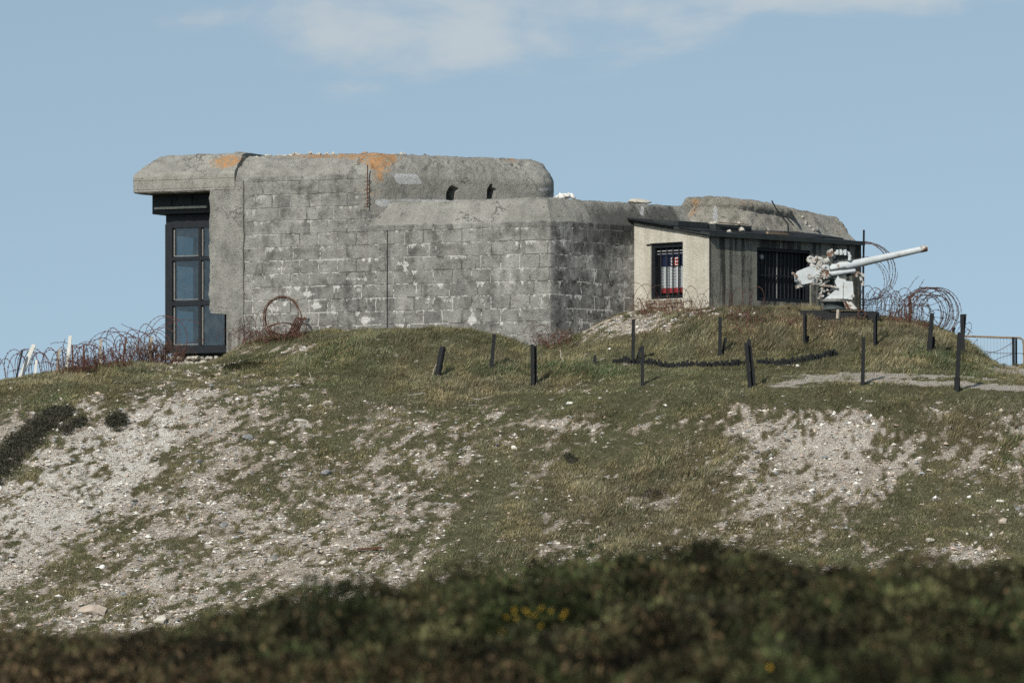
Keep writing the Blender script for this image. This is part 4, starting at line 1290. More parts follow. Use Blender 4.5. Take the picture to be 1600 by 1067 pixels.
# cradle and recoil cylinder
mb = MB(); a_, b_ = G(1284, 430, -.16), G(1337, 423.0, -.10)
mb.lathe(a_, b_, [(0, .045), (.05, .05), (.6, .05), (.62, .042), (.97, .042), (1, .03)], 16); mb.build('recoil_cylinder', M['gun_paint'], gun, True)
mb = MB(); mb.lathe(G(1282, 434, .16), G(1337, 427, .2), [(0, .045), (1, .042)], 14); mb.hexa([G(1283, 440, -.13), G(1322, 432, -.13), G(1322, 432, .2), G(1283, 440, .2), G(1282, 424, -.12), G(1322, 417, -.12), G(1322, 417, .2), G(1282, 424, .2)]); mb.build('cradle', M['gun_dark'], gun)
mb = MB()
for k, (x0, y0, x1, y1) in enumerate(((1334, 424, 1350, 429), (1336, 428, 1346, 438), (1341, 425, 1349, 443), (1338, 434, 1350, 432), (1342, 440, 1350, 436), (1345, 436, 1347, 446))):
    mb.bar(G(x0, y0, -.08 + .03 * k), G(x1, y1, -.10 + .04 * k), .04, .035)
for x, y in ((1348, 444), (1349, 430), (1338, 430)): mb.cyl(G(x, y, -.16), G(x, y, -.05), .035, n=10)
mb.build('recoil_bracket', M['gun_worn'], gun)
# elevating gear: rusty toothed disc and hand wheel
c = G(1288.5, 427.5, -.30)
mb = MB()
mb.lathe(c, c + Vector((0, .10, 0)), [(0, .05), (.1, .09), (.8, .10), (1, .08)], 18)
for i in range(11):
    an_ = i * 2 * math.pi / 11
    q = c + Vector((math.cos(an_) * .095, -.005, math.sin(an_) * .095)); mb.box(q, .035, .06, .03, Matrix.Rotation(-an_, 3, 'Y'), jit=.004)
mb.build('gear_disc', M['gun_worn'], gun)
mb = MB()
cw = G(1277, 437, -.28)
mb.tube([cw + Vector((math.cos(t_) * .10, .03 * math.cos(t_), math.sin(t_) * .10)) for t_ in np.linspace(0, 6.283, 25)], .016, 6)
for t_ in (0.4, 2.5, 4.6): mb.tube([cw, cw + Vector((math.cos(t_) * .05, 0, math.sin(t_) * .05)), cw + Vector((math.cos(t_) * .1, .02, math.sin(t_) * .1))], .012, 5)
mb.tube([cw, cw + Vector((.06, .15, .02)), cw + Vector((.1, .28, .06))], .02, 6); mb.build('hand_wheel', M['gun_worn'], gun)
# sights and their arms
mb = MB()
mb.tube([G(1262, 404, -.12), G(1266, 401, -.14), G(1271, 403, -.13), G(1268, 409, -.1), G(1263, 409, -.1), G(1261, 405, -.12)], .026, 7)
mb.tube([G(1270, 410, -.14), G(1276, 403, -.13), G(1283, 405, -.12), G(1288, 410, -.1), G(1295, 406, -.08)], .045, 8)
mb.bar(G(1264, 411, -.1), G(1297, 405, -.05), .07, .07); mb.cyl(G(1272, 407, -.25), G(1272, 407, .1), .055, n=12); mb.cyl(G(1280, 412, -.22), G(1280, 412, .1), .06, n=12)
for x, y in ((1270, 414), (1276, 418), (1285, 417), (1266, 408)): mb.box(G(x, y, -.14), .10, .14, .07, Matrix.Rotation(.3, 3, 'Y'), jit=.015)
mb.build('sight_arm', M['gun_worn'], gun)
mb = MB()
mb.tube([G(1294, 408, -.05), G(1297, 399, -.06), G(1297.5, 393, -.06), G(1301, 392, -.05)], .05, 8); mb.cyl(G(1297, 396, -.2), G(1297, 396, .06), .075, n=14); mb.build('sight_head', M['gun_worn'], gun)
mb = MB()
mb.tube([G(1303, 403, -.02), G(1304, 396.5, -.02), G(1308, 395.2, -.02), G(1322, 394.6, .02), G(1326, 396, .02), G(1328, 401, .02), G(1327, 407, .02)], .036, 8); mb.tube([G(1304, 396.5, .22), G(1324, 395.5, .24), G(1327, 407, .22)], .025, 6)
for x in (1308, 1314, 1320): mb.box(G(x, 394.6, -.02), .05, .12, .10, jit=.012)
mb.build('top_bracket', M['gun_paint'], gun)
mb = MB(); mb.hexa([G(1303, 408, .05), G(1325, 406, .05), G(1325, 406, .2), G(1303, 408, .2), G(1304, 399, .05), G(1324, 398, .05), G(1324, 398, .2), G(1304, 399, .2)]); mb.build('sight_box', M['gun_dark'], gun)
# pedestal with folded side plates
mb = MB()
pl = [(1288, 467.5), (1331, 468), (1334, 464.5), (1332.5, 440), (1322, 439), (1321, 436.5), (1312, 435), (1309.5, 430.5), (1304, 440), (1309, 450)]
n = len(pl)
vs = [G(x, y, -.24) for x, y in pl] + [G(x, y, -.20) for x, y in pl]
mb.add(vs, [tuple(range(n)), tuple(reversed(range(n, 2 * n)))] + [((i + 1) % n, i, n + i, n + (i + 1) % n) for i in range(n)])
ped = mb.build('side_plate', M['gun_paint'], gun)
mb = MB(); mb.bar(G(1317, 466, -.25), G(1317.5, 441, -.25), .012, .012); mb.build('ridge', M['gun_worn'], ped)
mb = MB(); mb.cyl(G(1332.5, 462, -.27), G(1332.5, 462, -.2), .035, n=12); mb.build('boss', M['gun_worn'], ped)
for x in (1292, 1300, 1308, 1324):
    mb = MB(); mb.cyl(G(x, 466, -.255), G(x, 466, -.235), .014, n=8); mb.build('bolt', M['gun_worn'], ped)
mb = MB()
vs = [G(x, y, .22) for x, y in pl] + [G(x, y, .26) for x, y in pl]
mb.add(vs, [tuple(range(n)), tuple(reversed(range(n, 2 * n)))] + [((i + 1) % n, i, n + i, n + (i + 1) % n) for i in range(n)])
mb.build('side_plate', M['gun_paint'], gun)
mb = MB(); mb.lathe(G(1306, 468, .0), G(1306, 436, .0), [(0, .22), (.12, .2), (.4, .15), (1, .12)], 18); mb.hexa([G(1277, 468, -.1), G(1295, 467, -.1), G(1295, 467, .15), G(1277, 468, .15), G(1281, 440, -.05), G(1300, 440, -.05), G(1300, 440, .1), G(1281, 440, .1)]); mb.build('pedestal', M['gun_dark'], gun)  # dark block left of the plate stands in for the triangular shadow
mb = MB()
mb.tube([G(1268, 438, -.2), G(1268, 444, -.22), G(1280, 446, -.24), G(1296, 447, -.26), G(1309, 449.5, -.28)], .024, 7); mb.tube([G(1265, 420, -.18), G(1267, 432, -.2), G(1269, 441, -.2)], .022, 6)
mb.tube([G(1281, 466, -.2), G(1285, 452, -.23), G(1288, 442, -.22)], .02, 6)
for k, (x, y) in enumerate(((1284, 450), (1288, 455), (1282, 459), (1293, 454), (1279, 466), (1286, 463), (1285, 444), (1291, 441), (1280, 444), (1295, 459))): rock_mesh(mb, G(x, y, -.22), .045, .04, .04, 500 + k, 1)
mb.build('training_gear', M['gun_worn'], gun)
mb = MB(); mb.lathe(G(1305, 473, .0), G(1305, 467.8, .0), [(0, .27), (.3, .30), (1, .33)], 24); bp = mb.build('base_ring', M['gun_worn'], gun)
mb = MB(); mb.lathe(G(1304, 484, .0), G(1304, 473, .0), [(0, .26), (.5, .2), (1, .24)], 20); mb.build('pivot', M['gun_dark'], gun)
mb = MB(); mb.hexa([G(1318, 471.5, -.30), G(1329, 473, -.30), G(1338, 483, -.36), G(1322, 482, -.36), G(1319, 470, -.27), G(1330, 471.5, -.27), G(1339, 481.5, -.33), G(1323, 480.5, -.33)]); fp = mb.build('foot_plate', M['gun_worn'], gun)
mb = MB(); mb.bar(G(1320, 471, -.33), G(1326.5, 483, -.39), .05, .03); mb.build('rib', M['rust'], fp)
# dark emplacement under the gun
mb = MB()
for k, (x0, x1, y0, y1, d) in enumerate(((1250, 1298, 498, 485, -.30), (1286, 1374, 503, 488, -.36), (1258, 1366, 496, 486, .15))):
    mb.hexa([G(x0, y0, d), G(x1, y0, d), G(x1, y0, d + .5), G(x0, y0, d + .5), G(x0 + 2, y1, d + .02), G(x1 - 3, y1 + 1, d + .02), G(x1, y1, d + .5), G(x0, y1, d + .5)])
em = empty('gun_emplacement', G(1310, 492), 'dark timber and iron gun bed let into the turf under the gun', 'gun bed')
mb.build('timber_bed', M['black_wood'], em)
mb = MB(); c = G(1346.5, 491, -.46)
mb.tube([c + Vector((math.cos(t_) * .075, 0, math.sin(t_) * .075)) for t_ in np.linspace(0, 6.283, 21)], .014, 6); mb.build('mooring_ring', M['rust_dark'], em)
mb = MB(); mb.bar(G(1309, 498, -.7), G(1310, 484, -.68), .055, .05); o = mb.build('marker_stake', M['grey_stick']); tag(o, 'short pale marker stake below the gun', 'stake')


# ------------------------------------------------------------------ fence posts
def post_thing(label, parts, Yhint=None, group='dark fence posts round the bunker', cat='fence post', name='fence_post'):
    """parts: (foot px, foot py, head px, head py, width px, kind); all stand on the ground under the first foot"""
    fx, fy = parts[0][0], parts[0][1]
    g = on_ground(fx, fy) if Yhint is None else Vector(((fx - 800) / F * Yhint, Yhint, gz((fx - 800) / F * Yhint, Yhint)))
    row = HY - F * g.z / g.y
    root = empty(name, g, label, cat, group)
    for k, (x0, y0, x1, y1, w, kind, mat) in enumerate(parts):
        Y = g.y + .09 * k
        a = P(x0, y0 + (row - fy) + 6, Y); b = P(x1, y1 + (row - fy), Y + .02)
        ww = w / F * Y
        mb = MB()
        if kind == 'round':
            mb.lathe(a, b, [(0, ww * .5), (.5, ww * .52), (.93, ww * .48), (1, ww * .36)], 10)
        elif kind == 'plank':
            mb.bar(a, b, ww, ww * .45, up=Vector((0, 1, 0)))
        elif kind == 'stick':
            pts = [a + (b - a) * t + Vector((random.uniform(-.02, .02), 0, random.uniform(-.01, .01))) for t in np.linspace(0, 1, 6)]
            mb.tube(pts, ww * .5, 5, taper=.6)
        else:
            mb.bar(a, b, ww, ww * .9, up=Vector((0, 1, 0)), taper=.93)
        # worn, slightly crooked timber
        mb.v = [tuple(Vector(v) + Vector((.012 * mnoise.noise(Vector(v) * 5), 0, .01 * mnoise.noise(Vector(v) * 7)))) for v in mb.v]
        mb.build({'round': 'pole', 'plank': 'plank', 'stick': 'stick', 'sq': 'upright'}[kind], M[mat], root)
    return root


B = 'black_wood'
post_thing('leaning dark round post with a bleached stick beside it, on the mound before the wall', [(683, 586, 692, 541, 9.5, 'round', B), (676, 580, 693, 541, 2, 'stick', 'grey_stick'), (668, 594, 669, 581, 2, 'stick', 'grey_stick'), (634, 629, 667, 592, 2, 'stick', 'grey_stick')])
post_thing('slim dark post leaning over, top against the pale salt stains of the wall', [(767, 579, 773, 523, 6, 'sq', B)])
post_thing('broad dark post of two planks side by side near the bunker corner', [(832, 603, 831.5, 538, 5.5, 'sq', B), (837.5, 602, 837, 540, 5, 'sq', B)])
post_thing('short dark stump of a post in the lush grass', [(929, 571, 929.5, 556, 5, 'sq', B)])
post_thing('dark post with a low slanted plank at the left end of the stake edging', [(989, 566, 990, 500, 5.5, 'sq', B), (993, 565, 1001, 543, 4, 'plank', B)])  # low dark plank slants up to the right of the post
post_thing('thin dark post standing just in front of the stake edging', [(1004, 603, 1004.5, 541, 5, 'sq', B)])
post_thing('dark post with a short slanted plank below the lean-to corner', [(1125, 556, 1125.5, 496, 5.5, 'sq', B), (1129, 551, 1134, 528, 5, 'plank', B)])  # short dark plank rises just right of the upright
post_thing('thick dark post of two leaning planks before the gap in the edging', [(1172, 606, 1166, 536, 5.5, 'plank', B), (1179, 606, 1170, 531, 6, 'plank', B), (1174, 604, 1172, 580, 8, 'plank', B)])
post_thing('dark split post with strut below the gun breech', [(1256, 544, 1256.5, 491, 3.5, 'sq', B), (1258.6, 543, 1259.5, 489, 3, 'sq', B), (1260, 543, 1263, 526, 4, 'plank', B)])
post_thing('upright dark post standing in the sandy track', [(1348, 601, 1349.5, 527, 6, 'sq', B)])
post_thing('dark split post on the mound beneath the gun barrel', [(1366, 541, 1366.5, 488, 3.5, 'sq', B), (1369.5, 540, 1369.5, 487, 3, 'sq', B)])
post_thing('dark leaning post with strut just below the big wire coil', [(1451, 553, 1456.5, 491, 7, 'sq', B), (1457, 550, 1458, 527, 6, 'plank', B)])
post_thing('crooked tall dark post nearest the gate end, with thick base', [(1494.5, 612, 1499.5, 520, 7, 'sq', B), (1495.5, 613, 1496, 590, 9, 'plank', B)])
post_thing('forked pair of dark stakes crossing on the mound end', [(1505, 553, 1503.5, 491.5, 6.5, 'sq', B), (1502, 552, 1508, 491, 5, 'plank', B)])
post_thing('double dark gate post at the end of the railing', [(1584, 574, 1583, 527, 4.5, 'sq', B), (1588, 573.5, 1587.5, 527.5, 3, 'plank', B)], 117.6)
post_thing('small dark stump under the near end of the railing', [(1489, 534, 1489.5, 519, 4.5, 'sq', B)], 117.9)
post_thing('pale bare stick leaning in the grass by the bunker corner', [(882, 568, 874, 547, 2.6, 'stick', 'grey_stick')], None, None, 'stick', 'leaning_stick')
post_thing('thin bleached stick on the slope below the wire ring', [(493, 601, 482, 581, 2, 'stick', 'grey_stick')], None, None, 'stick', 'leaning_stick')
# posts of the old wire line on the far left
W = 'white_wood'
WG = 'pickets of the old wire entanglement'
post_thing('square white post leaning slightly, tallest beside the wire tangle', [(103, 586, 110.5, 528, 5.5, 'sq', W)], 116.4, WG, 'picket', 'wire_picket')
post_thing('thick white post leaning strongly to the side', [(29, 596, 53, 543, 7, 'sq', W)], 116.2, WG, 'picket', 'wire_picket')
post_thing('thin black iron picket leaning beside the thick white post', [(24, 596, 35.5, 550, 3, 'sq', 'black_paint')], 116.0, WG, 'picket', 'wire_picket')
post_thing('low whitish picket between the two white posts', [(54, 590, 57, 565, 4, 'sq', 'white_wood')], 116.9, WG, 'picket', 'wire_picket')
post_thing('brown weathered picket half wrapped in wire next to the tall white post', [(88, 588, 93, 548, 4, 'sq', 'grey_stick'), (87, 588, 91, 549, 2, 'stick', 'rust')], 117.0, WG, 'picket', 'wire_picket')
post_thing('short dark picket just past the tall white post', [(114, 588, 113, 548, 2.6, 'sq', 'rust')], 117.0, WG, 'picket', 'wire_picket')
post_thing('rusty picket in the thick of the wire tangle', [(130, 584, 131, 545, 3, 'sq', 'rust')], 117.1, WG, 'picket', 'wire_picket')
post_thing('bleached picket with a rusty foot in the middle of the tangle', [(156, 582, 157.5, 538, 4.5, 'sq', 'grey_stick'), (155, 582, 154, 553, 3, 'stick', 'rust')], 117.2, WG, 'picket', 'wire_picket')
post_thing('slim rusty picket leaning in the tangle nearer the bunker', [(190, 576, 197, 534, 3, 'sq', 'rust')], 117.5, WG, 'picket', 'wire_picket')
post_thing('pale splintered picket closest to the glazed bay', [(232, 565, 237, 519, 5, 'sq', 'grey_stick'), (236, 560, 241, 532, 2, 'stick', 'rust')], 118.2, WG, 'picket', 'wire_picket')
post_thing('rusty iron picket inside the big wire coil', [(1422, 520, 1421.5, 478, 5, 'sq', 'rust_dark')], 117.9, None, 'picket', 'wire_picket')


# ------------------------------------------------------------------ low edging of short stakes
def edging(label, pts, n):
    q = [on_ground(*p) for p in pts]
    root = empty('stake_edging', q[0], label, 'edging', 'low stake edgings along the foot of the mound')
    ln = np.cumsum([0] + [(b - a).length for a, b in zip(q, q[1:])])
    for i in range(n):
        f = (i + random.uniform(-.2, .2)) / (n - 1) * ln[-1]
        x = np.interp(f, ln, [v.x for v in q]); y = np.interp(f, ln, [v.y for v in q]); z = gz(x, y)
        h = random.uniform(.10, .135) * (1 if .08 < i / n < .95 else .6)
        mb = MB(); w = random.uniform(.04, .058)
        mb.bar((x, y, z - .12), (x + random.uniform(-.02, .02), y - .02 + random.uniform(-.02, .02), z + h), w, .035, up=Vector((0, 1, 0)), taper=.9)
        mb.build('stake', M['black_wood'], root)
    mb = MB()
    xs = [np.interp(f, ln, [v.x for v in q]) for f in np.linspace(0, ln[-1], 24)]; ys = [np.interp(f, ln, [v.y for v in q]) for f in np.linspace(0, ln[-1], 24)]
    mb.tube([(x, y + .03, gz(x, y) + .05) for x, y in zip(xs, ys)], .03, 5)
    mb.build('backing_rail', M['black_wood'], root)


edging('long low edging of short dark stakes below the lean-to', [(958, 568), (985, 570), (1030, 573), (1090, 574), (1140, 573), (1164, 571)], 46)
edging('shorter curved edging of dark stakes ending below the gun', [(1184, 569), (1215, 572), (1250, 568), (1280, 562), (1306, 555)], 34)


# ------------------------------------------------------------------ barbed wire
def wire(mb, pts, r, barb=.13, spike=.022):
    mb.tube(pts, r, 4)
    pts = np.array([tuple(p) for p in pts])
    seg = np.linalg.norm(np.diff(pts, axis=0), axis=1); cum = np.concatenate([[0], np.cumsum(seg)])
    for f in np.arange(barb * .5, cum[-1], barb):
        q = Vector([np.interp(f, cum, pts[:, k]) for k in range(3)])
        for _ in range(2):
            d = Vector((random.gauss(0, 1), random.gauss(0, 1), random.gauss(0, 1))).normalized() * spike
            mb.tube([q - d, q, q + d], r * .75, 3)


def coil_pts(c, axis_v, Rr, length, turns, jit=.06, squash=1.0, n=26, phase=0):
    c = Vector(c); ax = Vector(axis_v).normalized()
    u = ax.cross(Vector((0, 0, 1))).normalized(); v = u.cross(ax)
    if v.z < 0: v = -v
    out = []
    rs = [random.uniform(1 - jit, 1 + jit) for _ in range(int(turns) + 3)]
    ox = [random.gauss(0, jit * .8) for _ in range(int(turns) + 3)]
    N = int(turns * n)
    for i in range(N + 1):
        t = i / n; k = int(t); f = t - k
        rr = Rr * (rs[k] * (1 - f) + rs[k + 1] * f); o = Rr * (ox[k] * (1 - f) + ox[k + 1] * f)
        an_ = 2 * math.pi * t + phase
        out.append(c + ax * (length * (t / turns - .5) + .4 * o) + u * (math.cos(an_) * rr + o) + v * (math.sin(an_) * rr * squash + .5 * o))
    return out


CG = 'barbed wire coils on the mound'


def coil(label, specs, r, mat, group=CG, name='barbed_wire_coil', loose=0):
    mb = MB()
    for _ in range(loose):
        s = random.choice(specs); ax = Vector(s['axis_v']).normalized(); Rr = s['Rr']
        q = Vector(s['c']) + ax * random.uniform(-.6, .6) * s['length'] + Vector((random.gauss(0, .3), random.gauss(0, .3), random.uniform(-.9, .6))) * Rr
        d = Vector((random.gauss(0, 1), random.gauss(0, .6), random.gauss(.2, .6))).normalized(); kx = Vector((random.gauss(0, 1), random.gauss(0, 1), random.gauss(0, .5))) * .22; pts = [q]
        for i in range(16):
            d = (d + kx + Vector((random.gauss(0, .14), random.gauss(0, .14), random.gauss(0, .14)))).normalized(); q = q + d * .075
            q.z = max(q.z, s['c'].z - Rr * 1.05); pts.append(q.copy())
        wire(mb, pts, r * .85)
    for s in specs: wire(mb, coil_pts(**s), r)
    o = mb.build(name, M[mat])
    # origin on the ground below the coil
    c = np.mean(np.array(mb.v), 0); z = min(v[2] for v in mb.v)
    for v in o.data.vertices: v.co -= Vector((c[0], c[1], z))
    o.location = (c[0], c[1], z)
    return tag(o, label, 'barbed wire', group)


WR = .0064
coil('dense round dark coil of barbed wire standing on the mound shoulder', [dict(c=P(1453, 488, 117.6), axis_v=(-.35, 1, .1), Rr=.50, length=.75, turns=8, jit=.06), dict(c=P(1446, 492, 117.9), axis_v=(-.5, 1, 0), Rr=.42, length=1.2, turns=8, jit=.2)], WR, 'rust_dark', loose=10)
coil('loose stretched wire tangle between the gun and the round coil', [dict(c=P(1392, 482, 118.0), axis_v=(1, .5, .0), Rr=.36, length=1.3, turns=9, jit=.22), dict(c=P(1405, 492, 118.4), axis_v=(1, .8, -.2), Rr=.34, length=1.2, turns=7, jit=.25), dict(c=P(1375, 485, 118.9), axis_v=(1, .2, -.1), Rr=.40, length=.9, turns=6, jit=.2)], WR * .8, 'rust_dark', loose=16)
coil('tall open loops of barbed wire sticking out behind the lean-to end', [dict(c=P(1352, 424, 122.6), axis_v=(.25, 1, .05), Rr=.62, length=1.2, turns=6, jit=.07), dict(c=P(1350, 440, 122.9), axis_v=(.1, 1, .05), Rr=.52, length=.8, turns=3, jit=.1)], WR * .8, 'rust_dark')
coil('sparse low wire loops trailing down to the railing', [dict(c=P(1497, 516, 117.8), axis_v=(1, .5, -.5), Rr=.18, length=.8, turns=5, jit=.3)], WR * .7, 'rust_dark')
coil('reddish wire loops sagging over the ground at the far left edge', [dict(c=P(22, 592, 117.3), axis_v=(1, .75, .1), Rr=.52, length=1.5, turns=6, jit=.2), dict(c=P(60, 580, 117.6), axis_v=(1, .9, .1), Rr=.42, length=1.4, turns=6, jit=.14)], WR, 'rust_red', 'reddish wire entanglement on the crest', loose=9)
coil('thick reddish wire tangle behind the tall white post', [dict(c=P(125, 568, 117.6), axis_v=(1, .7, .1), Rr=.42, length=1.3, turns=7, jit=.28), dict(c=P(160, 560, 117.8), axis_v=(.4, .9, .15), Rr=.44, length=1.4, turns=7, jit=.28), dict(c=P(140, 570, 117.5), axis_v=(1, .2, .1), Rr=.34, length=1.2, turns=7, jit=.3)], WR * .9, 'rust_red', 'reddish wire entanglement on the crest', loose=9)
coil('reddish wire tangle running up to the glazed bay', [dict(c=P(200, 550, 118.2), axis_v=(1, .6, .15), Rr=.42, length=1.2, turns=7, jit=.3), dict(c=P(235, 544, 118.6), axis_v=(.5, 1, .1), Rr=.38, length=1.2, turns=7, jit=.28), dict(c=P(262, 530, 118.9), axis_v=(.6, 1, 0), Rr=.48, length=.5, turns=2, jit=.2)], WR * .9, 'rust_red', 'reddish wire entanglement on the crest', loose=9)
coil('grey thin wire tangle against the wall foot beside the pier', [dict(c=P(402, 515, 119.9), axis_v=(1, -.3, 0), Rr=.32, length=.9, turns=7, jit=.3), dict(c=P(372, 530, 120.0), axis_v=(1, -.6, 0), Rr=.26, length=.8, turns=5, jit=.3)], WR * .6, 'rust_dark', None, 'wire_tangle')
coil('thin rusty wire arcs in front of the cream gable', [dict(c=P(1015, 478, 118.6), axis_v=(.8, -.5, 0), Rr=.45, length=.8, turns=3, jit=.2), dict(c=P(1085, 478, 117.8), axis_v=(1, -.4, 0), Rr=.34, length=1.0, turns=5, jit=.3), dict(c=P(1160, 472, 117.9), axis_v=(1, .6, 0), Rr=.28, length=.9, turns=4, jit=.3)], WR * .6, 'rust_red', None, 'wire_tangle')
coil('thin dark wire loops at the foot of the bunker corner', [dict(c=P(848, 527, 117.75), axis_v=(.6, -1, 0), Rr=.26, length=.4, turns=3, jit=.25)], WR * .6, 'rust_dark', None, 'wire_tangle')

# bundled ring of thick rusty wire leaning on the wall
c = P(441, 496, 119.75)
ring = empty('wire_ring', P(441, 530, 119.75), 'bundled ring of thick rusty wire leaning against the block wall', 'wire ring')
mb = MB()
for k in range(4):
    o_ = Vector((random.gauss(0, .02), random.gauss(0, .03), random.gauss(0, .02)))
    mb.tube([c + o_ + Vector((math.cos(t_) * (.355 + .015 * k + .02 * math.sin(3 * t_ + k)), .10 * math.sin(t_), math.sin(t_) * (.42 + .015 * k) - .02)) for t_ in np.linspace(0, 6.283, 33)], .0095, 5)
for k in range(3): mb.tube([c + Vector((.03 * k + math.cos(t_) * .30, -.1 - .02 * k, math.sin(t_) * .12 - .24)) for t_ in np.linspace(.3, 6.4, 24)], .010, 5)
mb.build('wire_loop', M['rust'], ring)
mb = MB()
for k in range(5): mb.tube([P(459 - 2 * k + 12 * t_, 534 - 36 * t_ + 8 * t_ * t_ - k, 119.6) + Vector((0, 0, .02 * k)) for t_ in np.linspace(0, 1, 8)] + [P(476 + k, 495 + k, 119.62)], .016, 5)
mb.tube([P(478, 497, 119.62), P(478.5, 510, 119.6), P(476, 528, 119.58)], .012, 5)
mb.build('loose_end', M['rust_dark'], ring)
mb = MB(); rock_mesh(mb, P(463, 470, 119.9), .05, .03, .06, 77, 1); mb.build('rust_lump', M['brick_red'], ring)

# ------------------------------------------------------------------ railing gate on the right
GT = 117.8
gt = empty('field_gate', P(1530, 577, GT), 'low tubular railing gate with pale mesh closing the track on the right', 'gate')
mb = MB(); mb.tube([P(1462, 519, GT), P(1500, 525, GT), P(1560, 527, GT), P(1594, 528, GT)], .022, 6); mb.build('top_rail', M['tan_wood'], gt)
mb = MB(); mb.tube([P(1594, 528, GT), P(1598, 531, GT), P(1599.5, 540, GT), P(1600, 575, GT)], .02, 6); mb.build('end_bend', M['tan_wood'], gt)
for i in range(16):
    x = 1512 + i * 5.1
    mb = MB(); mb.tube([P(x, 529, GT + .02), P(x + .3, 552, GT + .02), P(x, 577, GT + .02)], .006, 4); mb.build('bar', M['zinc'], gt)
mb = MB()
for pts in ([(1533, 548), (1560, 552), (1590, 552), (1612, 553)], [(1530, 556), (1560, 548), (1585, 534)], [(1538, 575), (1560, 560), (1582, 553)], [(1515, 560), (1530, 572), (1545, 577)]): mb.tube([P(*p, GT - .03) for p in pts], .006, 4)
mb.build('strand', M['rust_dark'], gt)

# ------------------------------------------------------------------ loose concrete on the roofs
from mathutils.bvhtree import BVHTree


def roof_bvh(objs):
    vs = []; fs = []
    for ob in objs:
        o_ = parent_origin(ob.parent) + ob.location; b_ = len(vs)
        vs += [v.co + o_ for v in ob.data.vertices]; fs += [tuple(b_ + i for i in p.vertices) for p in ob.data.polygons]
    return BVHTree.FromPolygons(vs, fs)


ROOF = roof_bvh([up, lower, rblock, lip, ov, rf] + [c for c in rf.children])


def chunk(label, px, Y, w, h, mat, seed, n=1, name='concrete_chunk', d=None):
    """w, h in rows and columns of the survey; rests on whatever roof lies below"""
    mb = MB(); k = w / F * Y / 2; hh = h / F * Y
    x = (px - 800) / F * Y
    hit = ROOF.ray_cast(Vector((x, Y, 12)), Vector((0, 0, -1)))[0]
    z = hit.z if hit else 8.0
    if n == 1: rock_mesh(mb, (0, 0, hh * .35), k * 1.1, (d or k), hh * .6, seed)
    else:
        rr = random.Random(seed)
        for i in range(n):
            f = rr.uniform(-1, 1); dy = rr.uniform(-.12, .12)
            ht = ROOF.ray_cast(Vector((x + k * f, Y + dy, 12)), Vector((0, 0, -1)))[0]
            dz = (ht.z - z) if ht and abs(ht.z - z) < .2 else 0
            r_ = hh * rr.uniform(.34, .66)
            rock_mesh(mb, (k * f, dy, dz + r_ * .6 + hh * .5 * (1 - abs(f)) * rr.uniform(0, 1) * (n > 9)), max(r_, k * rr.uniform(.12, .30)), r_ * 1.3, r_, seed + i, 1)
    o = mesh_obj(name, mb.v, mb.f, M[mat]); o.location = (x, Y, z - .01)
    return tag(o, label, 'concrete piece', 'broken concrete lying on the bunker roofs')


chunk('flat concrete flake on the seam between overhang and upper roof', 376, 122.0, 26, 5, 'rubble', 1)
chunk('thin line of grey crumbs on the upper roof edge', 430, 121.5, 60, 5, 'stone_pale', 2, 9)
chunk('low heap of grey concrete crumbs between the seam and the orange patch', 478, 121.3, 44, 7, 'stone_pale', 3, 9)
chunk('single jagged crumb next to the orange lump', 513, 121.1, 18, 8, 'stone_pale', 4, 4)
chunk('orange lichen covered lump on the upper roof edge', 571, 120.75, 16, 9, 'stone_orange', 5)
chunk('flat grey slab pieces just past the orange lump', 622, 121.2, 36, 7, 'stone_pale', 6, 8)
chunk('thin flakes on the middle of the upper roof', 651, 121.5, 26, 6, 'stone_grey', 7, 6)
chunk('small tan lump on the receding roof edge', 686, 121.9, 16, 8, 'stone_pale', 8, 3)
chunk('tiny pale crumb on the receding roof edge', 752, 122.5, 10, 6, 'stone_pale', 9, 2)
chunk('orange tinted lump near the round end of the upper roof', 800, 123.0, 12, 7, 'stone_orange', 10)
chunk('heap of white broken concrete at the corner of the lower roof', 890, 119.3, 36, 11, 'stone_white', 11, 16)
chunk('thin pale crumbs along the foot of the round upper storey', 846, 119.2, 46, 5, 'stone_pale', 12, 8)
chunk('smooth whitish slab on the lower roof beside the lean-to', 1000, 120.75, 44, 11, 'stone_pale', 29, d=.14)
chunk('whitish rubble on the lean-to roof hatch', 1161, 119.9, 16, 9, 'stone_pale', 14, 5)
chunk('pale broken plaster lying on the felt roof', 1125, 119.5, 30, 6, 'stone_pale', 15, 6)
chunk('pale rubble on the sloping end of the rear roof', 1262, 123.9, 18, 5, 'stone_pale', 16, 6)
chunk('grey block on the sloping end of the rear roof', 1276, 123.9, 9, 10, 'stone_grey', 17)
mb = MB(); mb.tube([P(1206, 314, 120.9), P(1213, 327, 120.8), P(1222, 338, 120.7), P(1231, 350, 120.6), P(1232, 365, 120.2)], .016, 5); mb.tube([P(1222, 338, 120.7), P(1229, 340, 120.7), P(1240, 352, 120.6)], .011, 4)
o = mb.build('loose_cable', M['black_wood']); tag(o, 'dark loose cable hanging over the rear roof onto the lean-to', 'cable')

